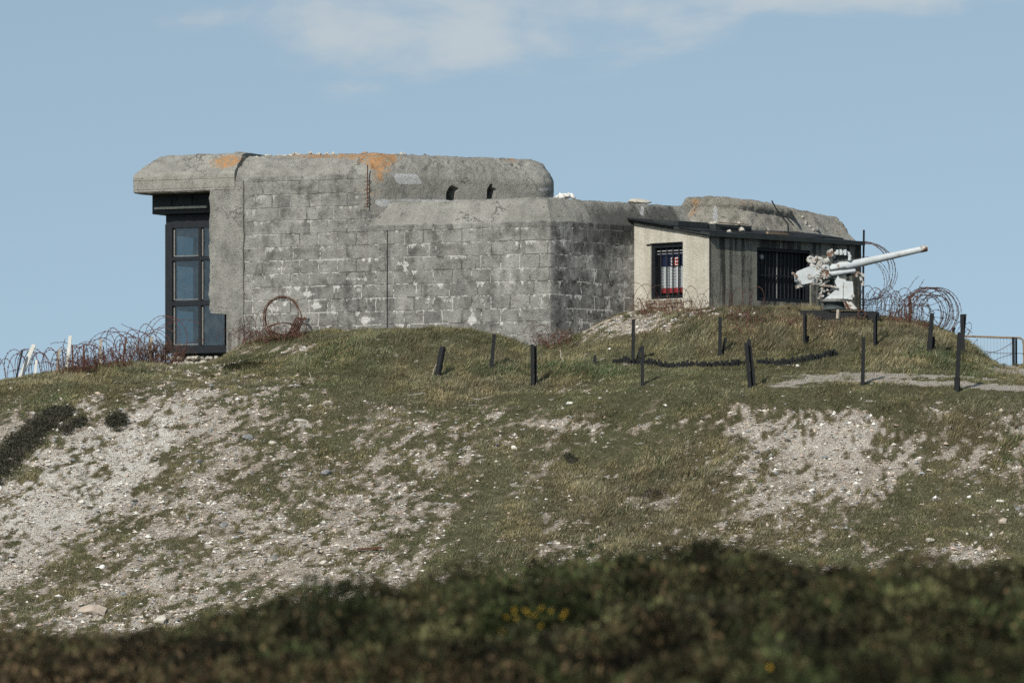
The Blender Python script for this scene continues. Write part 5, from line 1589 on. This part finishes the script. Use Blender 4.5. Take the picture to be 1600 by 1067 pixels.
# ------------------------------------------------------------------ stones one can tell apart
STONES = [
    (803, 698, 11, 10, 'white', 'squarish pale block alone in the middle of the slope'),
    (388, 682, 26, 15, 'grey', 'flat grey slab lying aslant high on the scree'),
    (510, 737, 19, 14, 'grey', 'flat grey slab at the edge of the yellowish grass'),
    (430, 869, 14, 12, 'grey', 'upright grey stone low in the middle of the scree'),
    (160, 884, 10, 9, 'white', 'small rounded white stone low on the scree'),
    (146, 950, 48, 24, 'pink', 'large pinkish boulder near the foot of the slope'),
    (252, 966, 26, 18, 'pale', 'pale boulder with dark hollow just above the heath'),
    (192, 926, 14, 10, 'grey', 'dark grey stone beside the pinkish boulder'),
    (1562, 780, 16, 7, 'white', 'long white stone on the grass at the far right'),
    (1548, 706, 10, 7, 'white', 'bright white stone below the tall straw tuft'),
    (1567, 811, 20, 14, 'pink', 'pinkish angular rock under the long white stone'),
    (1595, 803, 10, 10, 'pale', 'pale rounded stone at the right edge'),
    (1590, 793, 14, 9, 'grey', 'greyish stone at the right edge beside the pale rounded one'),
    (1453, 842, 15, 12, 'pale', 'pale rock above the rubble at the heath edge'),
    (1549, 835, 8, 8, 'white', 'small white stone above a second one near the right rubble'),
    (1545, 849, 8, 5, 'white', 'small flat white stone right of the rubble'),
    (1532, 856, 12, 11, 'pink', 'reddish stone at the end of the rubble'),
    (1514, 775, 9, 7, 'white', 'little white stone alone in the grass left of the long one'),
    (1511, 833, 6, 6, 'white', 'tiny white stone over the rubble patch'),
    (1403, 548, 16, 4, 'white', 'white broken stick shaped stone on the mound below the gun'),
    (1245, 571, 8, 5, 'white', 'white stone beside the curved stake edging'),
    (890, 628, 12, 6, 'white', 'flat white stone on the turf before the bunker corner'),
    (241, 793, 10, 7, 'grey', 'dark stone in the middle of the white scree'),
    (114, 716, 8, 6, 'grey', 'dark stone below the long dark bush'),
    (15, 690, 9, 8, 'grey', 'dark stone at the left edge above the bush'),
    (350, 818, 14, 12, 'grey', 'leaning grey stone in the lower scree'),
    (210, 786, 14, 9, 'grey', 'grey flat stone left of the dark one in the scree'),
    (310, 718, 16, 12, 'grey', 'pale grey stone beside a green tuft on the scree'),
    (470, 655, 24, 10, 'pale', 'flat pale slab high on the slope below the wire ring'),
    (425, 690, 18, 8, 'pale', 'flat pale slab right of the aslant grey one'),
    (340, 905, 14, 8, 'pale', 'pale stone low on the slope left of centre'),
    (270, 933, 16, 10, 'pale', 'pale flat stone near a grass tuft at the slope foot'),
    (660, 890, 10, 6, 'white', 'small white stone low in the central scree'),
    (1290, 715, 16, 8, 'grey', 'grey stone in the right scree patch'),
    (1213, 738, 10, 8, 'grey', 'grey stone at the left side of the right scree patch'),
    (1327, 660, 9, 6, 'white', 'white stone at the top of the right scree patch'),
    (1267, 764, 14, 8, 'white', 'white stone at the lower edge of the right scree patch'),
    (505, 878, 16, 9, 'pale', 'pale stone just over the heath left of centre'),
    (1040, 632, 8, 5, 'white', 'small white stone on the turf below the thin post'),
    (728, 270, 0, 0, '', ''),
]
for k, (px, py, w, h, c_, lab) in enumerate(STONES):
    if not w: continue
    g = on_ground(px, py + h * .35)
    mb = MB(); s = w / F * g.y / 2 * 1.1; hh = h / F * g.y / 2 * 1.15
    rock_mesh(mb, (0, 0, hh * .35), s, s * .75, hh, 700 + k)
    o = mesh_obj('stone', mb.v, mb.f, M['stone_' + c_]); o.location = g - Vector((0, 0, .02)); o.rotation_euler = (0, 0, 0)
    tag(o, lab, 'stone', 'loose stones on the slope')

mb = MB(); g = on_ground(577, 861); mb.bar((-.22, 0, .03), (.24, .02, .06), .06, .04); o = mesh_obj('iron_scrap', mb.v, mb.f, M['rust']); o.location = g; tag(o, 'short rusty iron scrap lying low on the central scree', 'iron scrap')


# ------------------------------------------------------------------ vegetation
def leaf_cloud(centres, n, spread, size, cols, name, mat, parent=None, up=.3):
    """many small leaf faces around given points (n, 3)"""
    c = centres[rng.integers(0, len(centres), n)] + rng.normal(0, 1, (n, 3)) * spread
    a = rng.normal(0, 1, (n, 3)); a[:, 2] = np.abs(a[:, 2]) + up
    a /= np.linalg.norm(a, axis=1)[:, None]
    b = np.cross(a, rng.normal(0, 1, (n, 3))); b /= np.linalg.norm(b, axis=1)[:, None] + 1e-9
    s = size * rng.uniform(.5, 1.4, n)[:, None]
    v = np.stack([c - b * s * .35, c + a * s * .5 - b * s * .1, c + a * s, c + b * s * .35 + a * s * .3], 1)
    col = np.array(cols)[rng.integers(0, len(cols), n)] * rng.uniform(.6, 1.4, (n, 1))
    return fast_mesh(name, v.reshape(-1, 3), 4, mat, np.repeat(col, 4, 0), parent)


def bush(label, outline, h, cols, n, name='low_bush', cat='bush', size=.05, group=None):
    """low bush spread over ground marked by px points (px, py, r)"""
    pts = []; base = None
    for px, py, r in outline:
        g = on_ground(px, py)
        if base is None: base = g
        k = int(90 * (r / 20) ** 1.5) + 12
        for _ in range(k):
            an_ = random.uniform(0, 6.28); q = math.sqrt(random.random()) * r / F * g.y
            x = g.x + math.cos(an_) * q; y = g.y + math.sin(an_) * q * 1.6
            q *= random.choice((1, 1, 1, 1.18)); x = g.x + math.cos(an_) * q; y = g.y + math.sin(an_) * q * 1.6
            hh = h * max(.12, 1 - (q / (r / F * g.y)) ** 2 * .8) * random.uniform(.2, 1)
            pts.append((x, y, gz(x, y) + hh))
    root = empty(name, base, label, cat, group)
    leaf_cloud(np.array(pts), n, .035, size, cols, 'foliage', M['leaf'], root)
    return root


DKB = [(.055, .058, .040), (.075, .072, .050), (.095, .085, .062), (.036, .038, .027)]
bush('long dark bush clinging to the scree at the left edge', [(-12, 745, 30), (5, 725, 30), (22, 707, 28), (40, 690, 27), (58, 672, 25), (75, 660, 23), (90, 652, 20), (102, 646, 13), (-12, 722, 20)], .10, DKB, 30000, size=.035)
bush('small dark bush on the scree right of the long one', [(185, 664, 17), (176, 664, 9)], .16, DKB, 3500, size=.035)
bush('narrow dark heather strip between the two dark bushes', [(100, 674, 12), (116, 667, 11), (128, 662, 8)], .07, DKB, 2500, size=.035)
bush('small dark bush in the middle of the slope', [(893, 722, 8), (888, 716, 5)], .07, DKB, 700, size=.035)
bush('low purplish dark clump on the grassy slope', [(1015, 778, 11), (1030, 774, 8)], .05, [(.085, .065, .05), (.06, .052, .036)], 700, size=.03)
bush('dark green clump low on the central slope', [(905, 868, 10), (925, 858, 8)], .05, [(.05, .07, .03), (.04, .055, .025)], 700, size=.03)
bush('dark hollow tuft just above the flat turf left of the wall', [(385, 574, 26), (360, 576, 14)], .04, [(.05, .048, .025), (.03, .03, .016)], 1500)


def bramble(label, spots, n, cols, hmax, cat='bramble', rad=.5, r=.006):
    """arching dead stems with a few leaves"""
    pts = []; base = None; root = None
    mb = MB()
    for i in range(n):
        px, py = spots[random.randrange(len(spots))]
        g = on_ground(px + random.uniform(-12, 12), py + random.uniform(-3, 3))
        if root is None: root = empty('bramble', g, label, cat, 'dead brambles round the bunker')
        an_ = random.uniform(0, 6.28); L_ = random.uniform(.3, 1) * rad; h_ = random.uniform(.3, 1) * hmax
        q = [g + Vector((math.cos(an_) * L_ * t, math.sin(an_) * L_ * t * .5, h_ * 4 * t * (1 - t * .8) * .8)) for t in np.linspace(0, 1, 7)]
        mb.tube(q, r, 3, taper=.5); pts += [tuple(v) for v in q[2:]]
    mb.build('stem', M['rust_red'], root)['kind'] = 'stuff'
    leaf_cloud(np.array(pts), n * 14, .04, .03, cols, 'foliage', M['leaf'], root)


DEAD = [(.13, .085, .05), (.10, .07, .042), (.18, .135, .08), (.07, .052, .034)]
bramble('reddish brown dead bramble under the gable window', [(1010, 492), (1050, 492), (1085, 492)], 50, DEAD, .35)
bramble('brown dead bramble on the mound below the lean-to flank', [(1150, 500), (1180, 505), (1210, 500), (1165, 520)], 45, DEAD, .3)
bramble('brown dead bramble in front of the gun bed', [(1240, 510), (1280, 512), (1320, 505), (1300, 520)], 35, DEAD, .22)
bramble('rusty brown dead bramble under the round wire coil', [(1410, 505), (1430, 512), (1450, 518), (1395, 503)], 45, DEAD, .25)
bramble('brown leafy bramble below the corner of the glazed bay', [(235, 563), (250, 562), (270, 563), (215, 566)], 120, [(.10, .075, .04), (.07, .06, .03), (.13, .09, .05)], .5)
bramble('reddish thin bramble within the wire tangle on the crest', [(115, 584), (140, 580), (165, 576), (190, 572), (100, 586), (125, 582)], 120, [(.10, .04, .03), (.08, .05, .03)], .35)
bramble('dark thin bramble at the wall foot below the wire ring', [(385, 538), (410, 536), (440, 535), (470, 530)], 70, [(.05, .04, .03), (.07, .06, .035)], .3)
bramble('sparse dark bramble at the foot of the bunker corner', [(850, 545), (868, 545), (885, 540)], 40, DEAD, .35)

# grass over the whole hill ---------------------------------------------------
def scatter(n, x0, x1, y0, y1):
    return rng.uniform(x0, x1, n), rng.uniform(y0, y1, n)


def blade_verts(x, y, z, h, w, lean, ang):
    """one bent blade = 2 stacked triangles (as one quad with a pointed tip)"""
    n = len(x)
    wa = rng.uniform(0, math.pi, n)
    dx = np.cos(wa) * w * .5; dy = np.sin(wa) * w * .5
    lx = np.cos(ang) * lean * h; ly = np.sin(ang) * lean * h
    a = np.stack([x - dx, y - dy, z - .015], 1); b = np.stack([x + dx, y + dy, z - .015], 1)
    tip = np.stack([x + lx, y + ly, z + h * (1 - .25 * lean)], 1)
    return np.stack([a, b, tip], 1)


N = 1250000
bx_, by_ = scatter(N, -12.6, 12.6, 101.0, 121.8)
# more blades where the slope faces the camera
bz_ = ground(bx_, by_)
vis = np.abs(bx_) < by_ * .1 * .93
plan_block = ~((by_ - A0.y > (bx_ - A0.x) * -math.tan(R(25)) - .0) & (by_ - A0.y > (bx_ - A0.x) * 1.0) & (bx_ > fr(T_P1)[0]) & (bx_ < 7.7))
ax_ = (bx_ - C1.x) * .7071 + (by_ - C1.y) * .7071; ad_ = -(bx_ - C1.x) * .7071 + (by_ - C1.y) * .7071
plan_block &= ~((ax_ > -.02) & (ax_ < 4.7) & (ad_ > -.02) & (ad_ < 2.3))
s_, p_, d_, l_ = cover(bx_, by_, bz_)
tuft = fbm(bx_ * 3.2, by_ * 3.2, 71, 3)
keep = vis & plan_block & (rng.random(N) < (1 - .98 * np.clip(s_ * 1.1, 0, 1)) * (1 - .9 * p_) * (.45 + .9 * sstep(.3, .65, tuft)))
bx_, by_, bz_, s_, p_, d_, l_, tuft = (a[keep] for a in (bx_, by_, bz_, s_, p_, d_, l_, tuft))
n = len(bx_)
big = fbm(bx_ * .55, by_ * .55, 81, 3)
h = .8 * (.030 + .030 * sstep(.35, .7, tuft) + .04 * d_ * sstep(.4, .7, tuft) + .03 * l_) * (1 + .35 * sstep(600, 580, HY - F * bz_ / by_)) * rng.uniform(.6, 1.5, n) * (1 - .45 * s_)
pxb, pyb = pxpy(bx_, by_, bz_)
TALL = [(1535, 672, 50, 26, 0, 1), (690, 612, 60, 22, 0, .7), (960, 800, 130, 60, -15, .6), (1060, 745, 90, 50, 0, .55), (1310, 525, 160, 26, 8, .55), (820, 602, 90, 10, 0, .5), (640, 540, 90, 30, 0, .2), (1120, 525, 120, 30, 0, .5), (60, 602, 120, 12, -8, .4), (250, 572, 60, 10, 0, .5)]
tl = blobs(TALL, pxb, pyb)
h = h * (1 + .8 * tl) * (.55 + .9 * fbm(bx_ * 6, by_ * 3.5, 97, 2))
ang = rng.normal(.35, .9, n) + (fbm(bx_ * .7, by_ * .7, 91, 2) - .5) * 2.0 + (fbm(bx_ * 3.5, by_ * 2, 93, 2) - .5) * 2.6
v = blade_verts(bx_, by_, bz_, h, rng.uniform(.009, .020, n), rng.uniform(.3, 1.1, n), ang)
green = np.array([.138, .144, .070]); olive = np.array([.225, .210, .116]); straw = np.array([.37, .31, .195]); lush = np.array([.068, .105, .042]); dark = np.array([.050, .050, .030]); brown = np.array([.19, .158, .105])
m_ = rng.random(n)
col = green + (olive - green) * sstep(.35, .65, big)[:, None]
dd = np.clip(d_ * .9 + .16 + .35 * (tuft - .5) + .3 * tl, 0, 1)
isd = m_ < dd * .5
col[isd] = straw * rng.uniform(.55, 1.15, (isd.sum(), 1))
il = (rng.random(n) < l_ * .75) & ~isd
col[il] = lush
ib = rng.random(n) < (.08 + .3 * blobs([(1240, 510, 220, 30, 0, 1), (640, 545, 100, 30, 0, .6), (1050, 780, 120, 60, 0, .5)], pxb, pyb))
col[ib] = brown
ie = rng.random(n) < .55 * sstep(.08, .4, s_)
col[ie] = np.array([.24, .205, .13])
idk = rng.random(n) < .07 + .15 * sstep(.42, .3, tuft)
col[idk] = dark
pn = fbm(bx_ * 2.1, by_ * 1.2, 151, 3)
col = col * (1 + np.array([.05, .0, -.04]) * np.clip((pn - .5) * 5, -1, 1)[:, None])
col = col * rng.uniform(.65, 1.4, (n, 1)) * (.78 + .5 * sstep(.3, .68, fbm(bx_ * 1.6, by_ * 2.2, 95, 4)))[:, None]
gr_o = fast_mesh('grass', v.reshape(-1, 3), 3, M['grass'], np.repeat(col, 3, 0))
tag(gr_o, 'short windblown green and straw coloured grass covering the hill', 'grass', None, 'stuff')

# loose chips of the scree -----------------------------------------------------
N = 460000
cx_, cy_ = scatter(N, -12.2, 12.2, 101.2, 118.5)
cz_ = ground(cx_, cy_)
s_, p_, d_, l_ = cover(cx_, cy_, cz_)
px_, py_ = pxpy(cx_, cy_, cz_)
lump = fbm(cx_ * 5, cy_ * 4, 101, 3)
near = blobs(SCREE, px_, py_)
prob = np.clip(s_ ** 1.2 * .75 * (.25 + .75 * sstep(.3, .65, lump)) + .02 * np.clip(near * 2, 0, 1) + .004 * sstep(595, 640, py_) + .001, 0, 1)
kp = (rng.random(N) < prob) & (np.abs(cx_) < cy_ * .093)
cx_, cy_, cz_, s_, px_, py_ = (a[kp] for a in (cx_, cy_, cz_, s_, px_, py_))
n = len(cx_)
oct_v = np.array([(1, 0, 0), (0, 1, 0), (-1, 0, 0), (0, -1, 0), (0, 0, 1), (0, 0, -1)], float)
oct_f = np.array([(0, 1, 4), (1, 2, 4), (2, 3, 4), (3, 0, 4), (1, 0, 5), (2, 1, 5), (3, 2, 5), (0, 3, 5)])
size = np.exp(rng.normal(-4.35, .55, n)).clip(.005, .055)
va = oct_v[None] * (1 + rng.uniform(-.35, .35, (n, 6, 3))) + rng.uniform(-.3, .3, (n, 6, 3))
sc3 = np.stack([size * rng.uniform(.8, 1.5, n), size * rng.uniform(.7, 1.2, n), size * rng.uniform(.4, .8, n)], 1)
va = va * sc3[:, None]
a_ = rng.uniform(0, 6.28, n); ca, sa = np.cos(a_)[:, None], np.sin(a_)[:, None]
vx = va[:, :, 0] * ca - va[:, :, 1] * sa; vy = va[:, :, 0] * sa + va[:, :, 1] * ca
vz = va[:, :, 2] + va[:, :, 0] * -.1
V = np.stack([vx + cx_[:, None], vy + cy_[:, None], vz + (cz_ + size * .3)[:, None]], 2)
tri = V[:, oct_f].reshape(-1, 3)
pal = np.array([(.60, .56, .49), (.72, .69, .63), (.48, .41, .33), (.34, .27, .21), (.27, .27, .26), (.52, .41, .33), (.30, .31, .30), (.12, .11, .10)])
pc = pal[rng.choice(len(pal), n, p=[.24, .16, .18, .12, .1, .08, .07, .05])] * rng.uniform(.75, 1.15, (n, 1))
ch = fast_mesh('gravel', tri, 3, M['chips'], np.repeat(pc, 24, 0))
tag(ch, 'loose pale limestone chips of the scree on the slope', 'gravel', None, 'stuff')

# dark heath in front ------------------------------------------------------------
N = 300000
hy_ = 13 + (34.5 - 13) * rng.random(N) ** .75
hx_ = rng.uniform(-1, 1, N) * hy_ * .099
hz_ = ground(hx_, hy_)
ch_ = .04 + .20 * sstep(.3, .75, fbm(hx_ * 1.1, hy_ * 1.1, 111, 4)) + .09 * sstep(.4, .8, fbm(hx_ * 4, hy_ * 4, 115, 3))
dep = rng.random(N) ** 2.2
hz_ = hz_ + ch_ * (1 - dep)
n = N
a = rng.normal(0, 1, (n, 3)); a[:, 2] = np.abs(a[:, 2]) + .8; a /= np.linalg.norm(a, axis=1)[:, None]
b = np.cross(a, rng.normal(0, 1, (n, 3))); b /= np.linalg.norm(b, axis=1)[:, None]
s = rng.uniform(.012, .032, (n, 1))
c = np.stack([hx_, hy_, hz_], 1)
v = np.stack([c - b * s * .35, c + b * s * .35, c + a * s * .8 + b * s * .2, c + a * s * 1.3], 1)
t1 = fbm(hx_ * .9, hy_ * .9, 121, 3); t2 = fbm(hx_ * 3.4, hy_ * 2.2, 127, 3)
hgreen = np.array([.034, .042, .016]); hdark = np.array([.015, .015, .009]); holive = np.array([.062, .057, .026]); hbrown = np.array([.085, .060, .034]); hstraw = np.array([.17, .115, .06])
w1_ = sstep(.44, .58, t1)[:, None]; w2_ = sstep(.42, .62, t2)[:, None]
col = hdark + (hgreen - hdark) * w1_
col = col + (holive - col) * w2_ * .75
col = col * (.5 + 1.25 * sstep(.36, .6, fbm(hx_ * 5, hy_ * 3, 137, 2)))[:, None]
pxh, pyh = pxpy(hx_, hy_, hz_)
ibr = rng.random(n) < .05 + .42 * sstep(420, 100, pxh) * sstep(930, 985, pyh)
col[ibr] = hbrown
ist = rng.random(n) < .025 + .14 * sstep(1022, 1045, pyh) * sstep(1050, 900, pxh) * sstep(200, 330, pxh) + .16 * sstep(.58, .72, fbm(hx_ * 3, hy_ * 3, 131, 2)) + .10 * sstep(1025, 1050, pyh) * sstep(1000, 600, pxh)
col[ist] = hstraw * .7
f8 = fbm(hx_ * 9, hy_ * 5, 141, 2)
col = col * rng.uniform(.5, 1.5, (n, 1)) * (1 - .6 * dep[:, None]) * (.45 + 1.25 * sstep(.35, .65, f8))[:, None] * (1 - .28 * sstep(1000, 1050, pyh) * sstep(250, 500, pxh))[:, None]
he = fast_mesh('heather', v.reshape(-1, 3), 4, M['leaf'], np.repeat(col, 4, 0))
tag(he, 'dark green and brown heather and grass out of focus in the foreground', 'heath', None, 'stuff')


def on_heath(px, py):
    ys = np.arange(14.0, 33.0, .05); xs = (px - 800) / F * ys
    rows = HY - F * (ground(xs, ys) + .2) / ys
    i = np.nonzero(rows <= py)[0]; i = i[0] if len(i) else len(ys) - 1
    return Vector((xs[i], ys[i], float(ground(xs[i:i + 1], ys[i:i + 1])[0])))


g = on_heath(835, 985)
gorse = empty('flowering_gorse', g, 'yellow flowering gorse bush in the dark foreground heath', 'gorse')
pts = np.array([(g.x + random.gauss(0, .14), g.y + random.gauss(0, .12), g.z + random.uniform(.05, .30)) for _ in range(140)])
leaf_cloud(pts, 3500, .03, .03, [(.03, .045, .014), (.02, .028, .01), (.05, .055, .02)], 'foliage', M['leaf'], gorse)
mb = MB()
for x, y in ((792, 963), (803, 955), (806, 968), (820, 951), (828, 958), (836, 962), (845, 950), (850, 966), (862, 955), (879, 962), (884, 956), (786, 985), (844, 975)):
    for k in range(4):
        q = P(x + random.gauss(0, 1.6), y + random.gauss(0, 1.6), g.y - .16 + random.uniform(-.03, .03))
        rock_mesh(mb, q, .006, .006, .005, 900 + k, 1)
mb.build('blossom', M['flower'], gorse)
g = on_heath(1203, 1050)
go2 = empty('flowering_gorse', g, 'single yellow bloom low in the dark heath near the bottom edge', 'gorse')
leaf_cloud(np.array([(g.x + random.gauss(0, .06), g.y, g.z + random.uniform(.05, .18)) for _ in range(40)]), 500, .02, .025, [(.03, .045, .014), (.02, .028, .01)], 'foliage', M['leaf'], go2)
mb = MB()
for k in range(7): rock_mesh(mb, P(1203 + random.gauss(0, 1.5), 1042 + random.gauss(0, 1.5), g.y - .1), .006, .006, .005, 950 + k, 1)
mb.build('blossom', M['flower'], go2)

# ------------------------------------------------------------------ sky, sun, camera
SUN_AZ, SUN_EL = 28.0, 37.0          # degrees left of the viewing axis, behind the camera; elevation
to_sun = Vector((-math.sin(R(SUN_AZ)) * math.cos(R(SUN_EL)), -math.cos(R(SUN_AZ)) * math.cos(R(SUN_EL)), math.sin(R(SUN_EL))))
sun = bpy.data.lights.new('sun', 'SUN'); sun.energy = 4.3; sun.angle = R(.53); sun.color = (1, .955, .88)
so = bpy.data.objects.new('sun', sun); so.rotation_euler = to_sun.to_track_quat('Z', 'Y').to_euler(); so.location = (-30, -30, 40); link(so)

wd = bpy.data.worlds.new('World'); scene.world = wd; wd.use_nodes = True
nt = wd.node_tree; nt.nodes.clear()
nn_ = lambda t, **k: (lambda x: ([setattr(x, a, b) for a, b in k.items()], x)[1])(nt.nodes.new(t))
out = nn_('ShaderNodeOutputWorld'); bg = nn_('ShaderNodeBackground'); nt.links.new(bg.outputs[0], out.inputs[0])
sky = nn_('ShaderNodeTexSky', sky_type='NISHITA'); sky.sun_disc = False
sky.sun_elevation = R(SUN_EL); sky.sun_rotation = math.atan2(to_sun.x, to_sun.y)
sky.air_density = 1.0; sky.dust_density = .6; sky.ozone_density = 1.5; sky.altitude = 50
tc = nn_('ShaderNodeTexCoord')
va_ = nn_('ShaderNodeVectorMath', operation='ADD'); va_.inputs[1].default_value = (0, 0, .20)
nt.links.new(tc.outputs['Generated'], va_.inputs[0])
vn_ = nn_('ShaderNodeVectorMath', operation='NORMALIZE'); nt.links.new(va_.outputs[0], vn_.inputs[0]); nt.links.new(vn_.outputs[0], sky.inputs['Vector'])
hs = nn_('ShaderNodeHueSaturation'); hs.inputs['Saturation'].default_value = .72; hs.inputs['Value'].default_value = 1.0
nt.links.new(sky.outputs[0], hs.inputs['Color'])
# soft fair-weather clouds
mp = nn_('ShaderNodeMapping'); mp.inputs['Scale'].default_value = (1.0, 1.0, 2.6); mp.inputs['Location'].default_value = (.13, 0, .02); nt.links.new(tc.outputs['Generated'], mp.inputs[0])
no = nn_('ShaderNodeTexNoise'); no.inputs['Scale'].default_value = 34; no.inputs['Detail'].default_value = 8; no.inputs['Roughness'].default_value = .55; no.inputs['Distortion'].default_value = .25
nt.links.new(mp.outputs[0], no.inputs['Vector'])
sx = nn_('ShaderNodeSeparateXYZ'); nt.links.new(tc.outputs['Generated'], sx.inputs[0])


def wmath(op, a, b=0.0, cl=False):
    x = nn_('ShaderNodeMath', operation=op, use_clamp=cl)
    for s_k, v_k in zip(x.inputs, (a, b)):
        if isinstance(v_k, (int, float)): s_k.default_value = v_k
        else: nt.links.new(v_k, s_k)
    return x.outputs[0]


def wspan(v, a, b):
    x = nn_('ShaderNodeMapRange', interpolation_type='SMOOTHSTEP'); nt.links.new(v, x.inputs[0]); x.inputs[1].default_value = a; x.inputs[2].default_value = b
    return x.outputs[0]


# a bank of cloud: centre direction and half sizes
dx = wmath('DIVIDE', wmath('SUBTRACT', sx.outputs[0], -.009), .040)
dz = wmath('DIVIDE', wmath('SUBTRACT', sx.outputs[2], .0945), .0082)
e = wmath('ADD', wmath('MULTIPLY', dx, dx), wmath('MULTIPLY', dz, dz))
bank = wmath('SUBTRACT', 1.0, e)
bank = wmath('MAXIMUM', bank, -1.2)
dx2 = wmath('DIVIDE', wmath('SUBTRACT', sx.outputs[0], .058), .03)
dz2 = wmath('DIVIDE', wmath('SUBTRACT', sx.outputs[2], .1005), .0035)
bank = wmath('MAXIMUM', bank, wmath('SUBTRACT', 1.0, wmath('ADD', wmath('MULTIPLY', dx2, dx2), wmath('MULTIPLY', dz2, dz2))))
hi_ = wspan(sx.outputs[2], .102, .16)
cl = wmath('ADD', wmath('ADD', no.outputs[0], wmath('MULTIPLY', bank, .17)), wmath('MULTIPLY', hi_, .12))
cf = wmath('MULTIPLY', wspan(cl, .44, .74), .72)
mx = nn_('ShaderNodeMix', data_type='RGBA'); nt.links.new(cf, mx.inputs[0]); nt.links.new(hs.outputs[0], mx.inputs[6]); mx.inputs[7].default_value = (5.05, 5.0, 5.45, 1)
mt = nn_('ShaderNodeMix', data_type='RGBA', blend_type='MULTIPLY'); mt.inputs[0].default_value = 1; nt.links.new(mx.outputs[2], mt.inputs[6]); mt.inputs[7].default_value = (.955, 1.04, .98, 1)
nt.links.new(mt.outputs[2], bg.inputs['Color'])
bg.inputs['Strength'].default_value = .118

cam = bpy.data.cameras.new('camera'); cam.lens = F / 1600 * 36; cam.sensor_width = 36
cam.shift_y = (HY - 533.5) / 1600
cam.clip_start = .5; cam.clip_end = 9000
cam.dof.use_dof = True; cam.dof.focus_distance = 117.5; cam.dof.aperture_fstop = 4.5
co = bpy.data.objects.new('camera', cam); co.rotation_euler = (R(90), 0, 0); link(co)
scene.camera = co
scene.view_settings.view_transform = 'Standard'; scene.view_settings.look = 'None'; scene.view_settings.exposure = 0
scene.cycles.max_bounces = 6; scene.cycles.transparent_max_bounces = 12
scene.render.film_transparent = False
scene.cycles.use_denoising = False
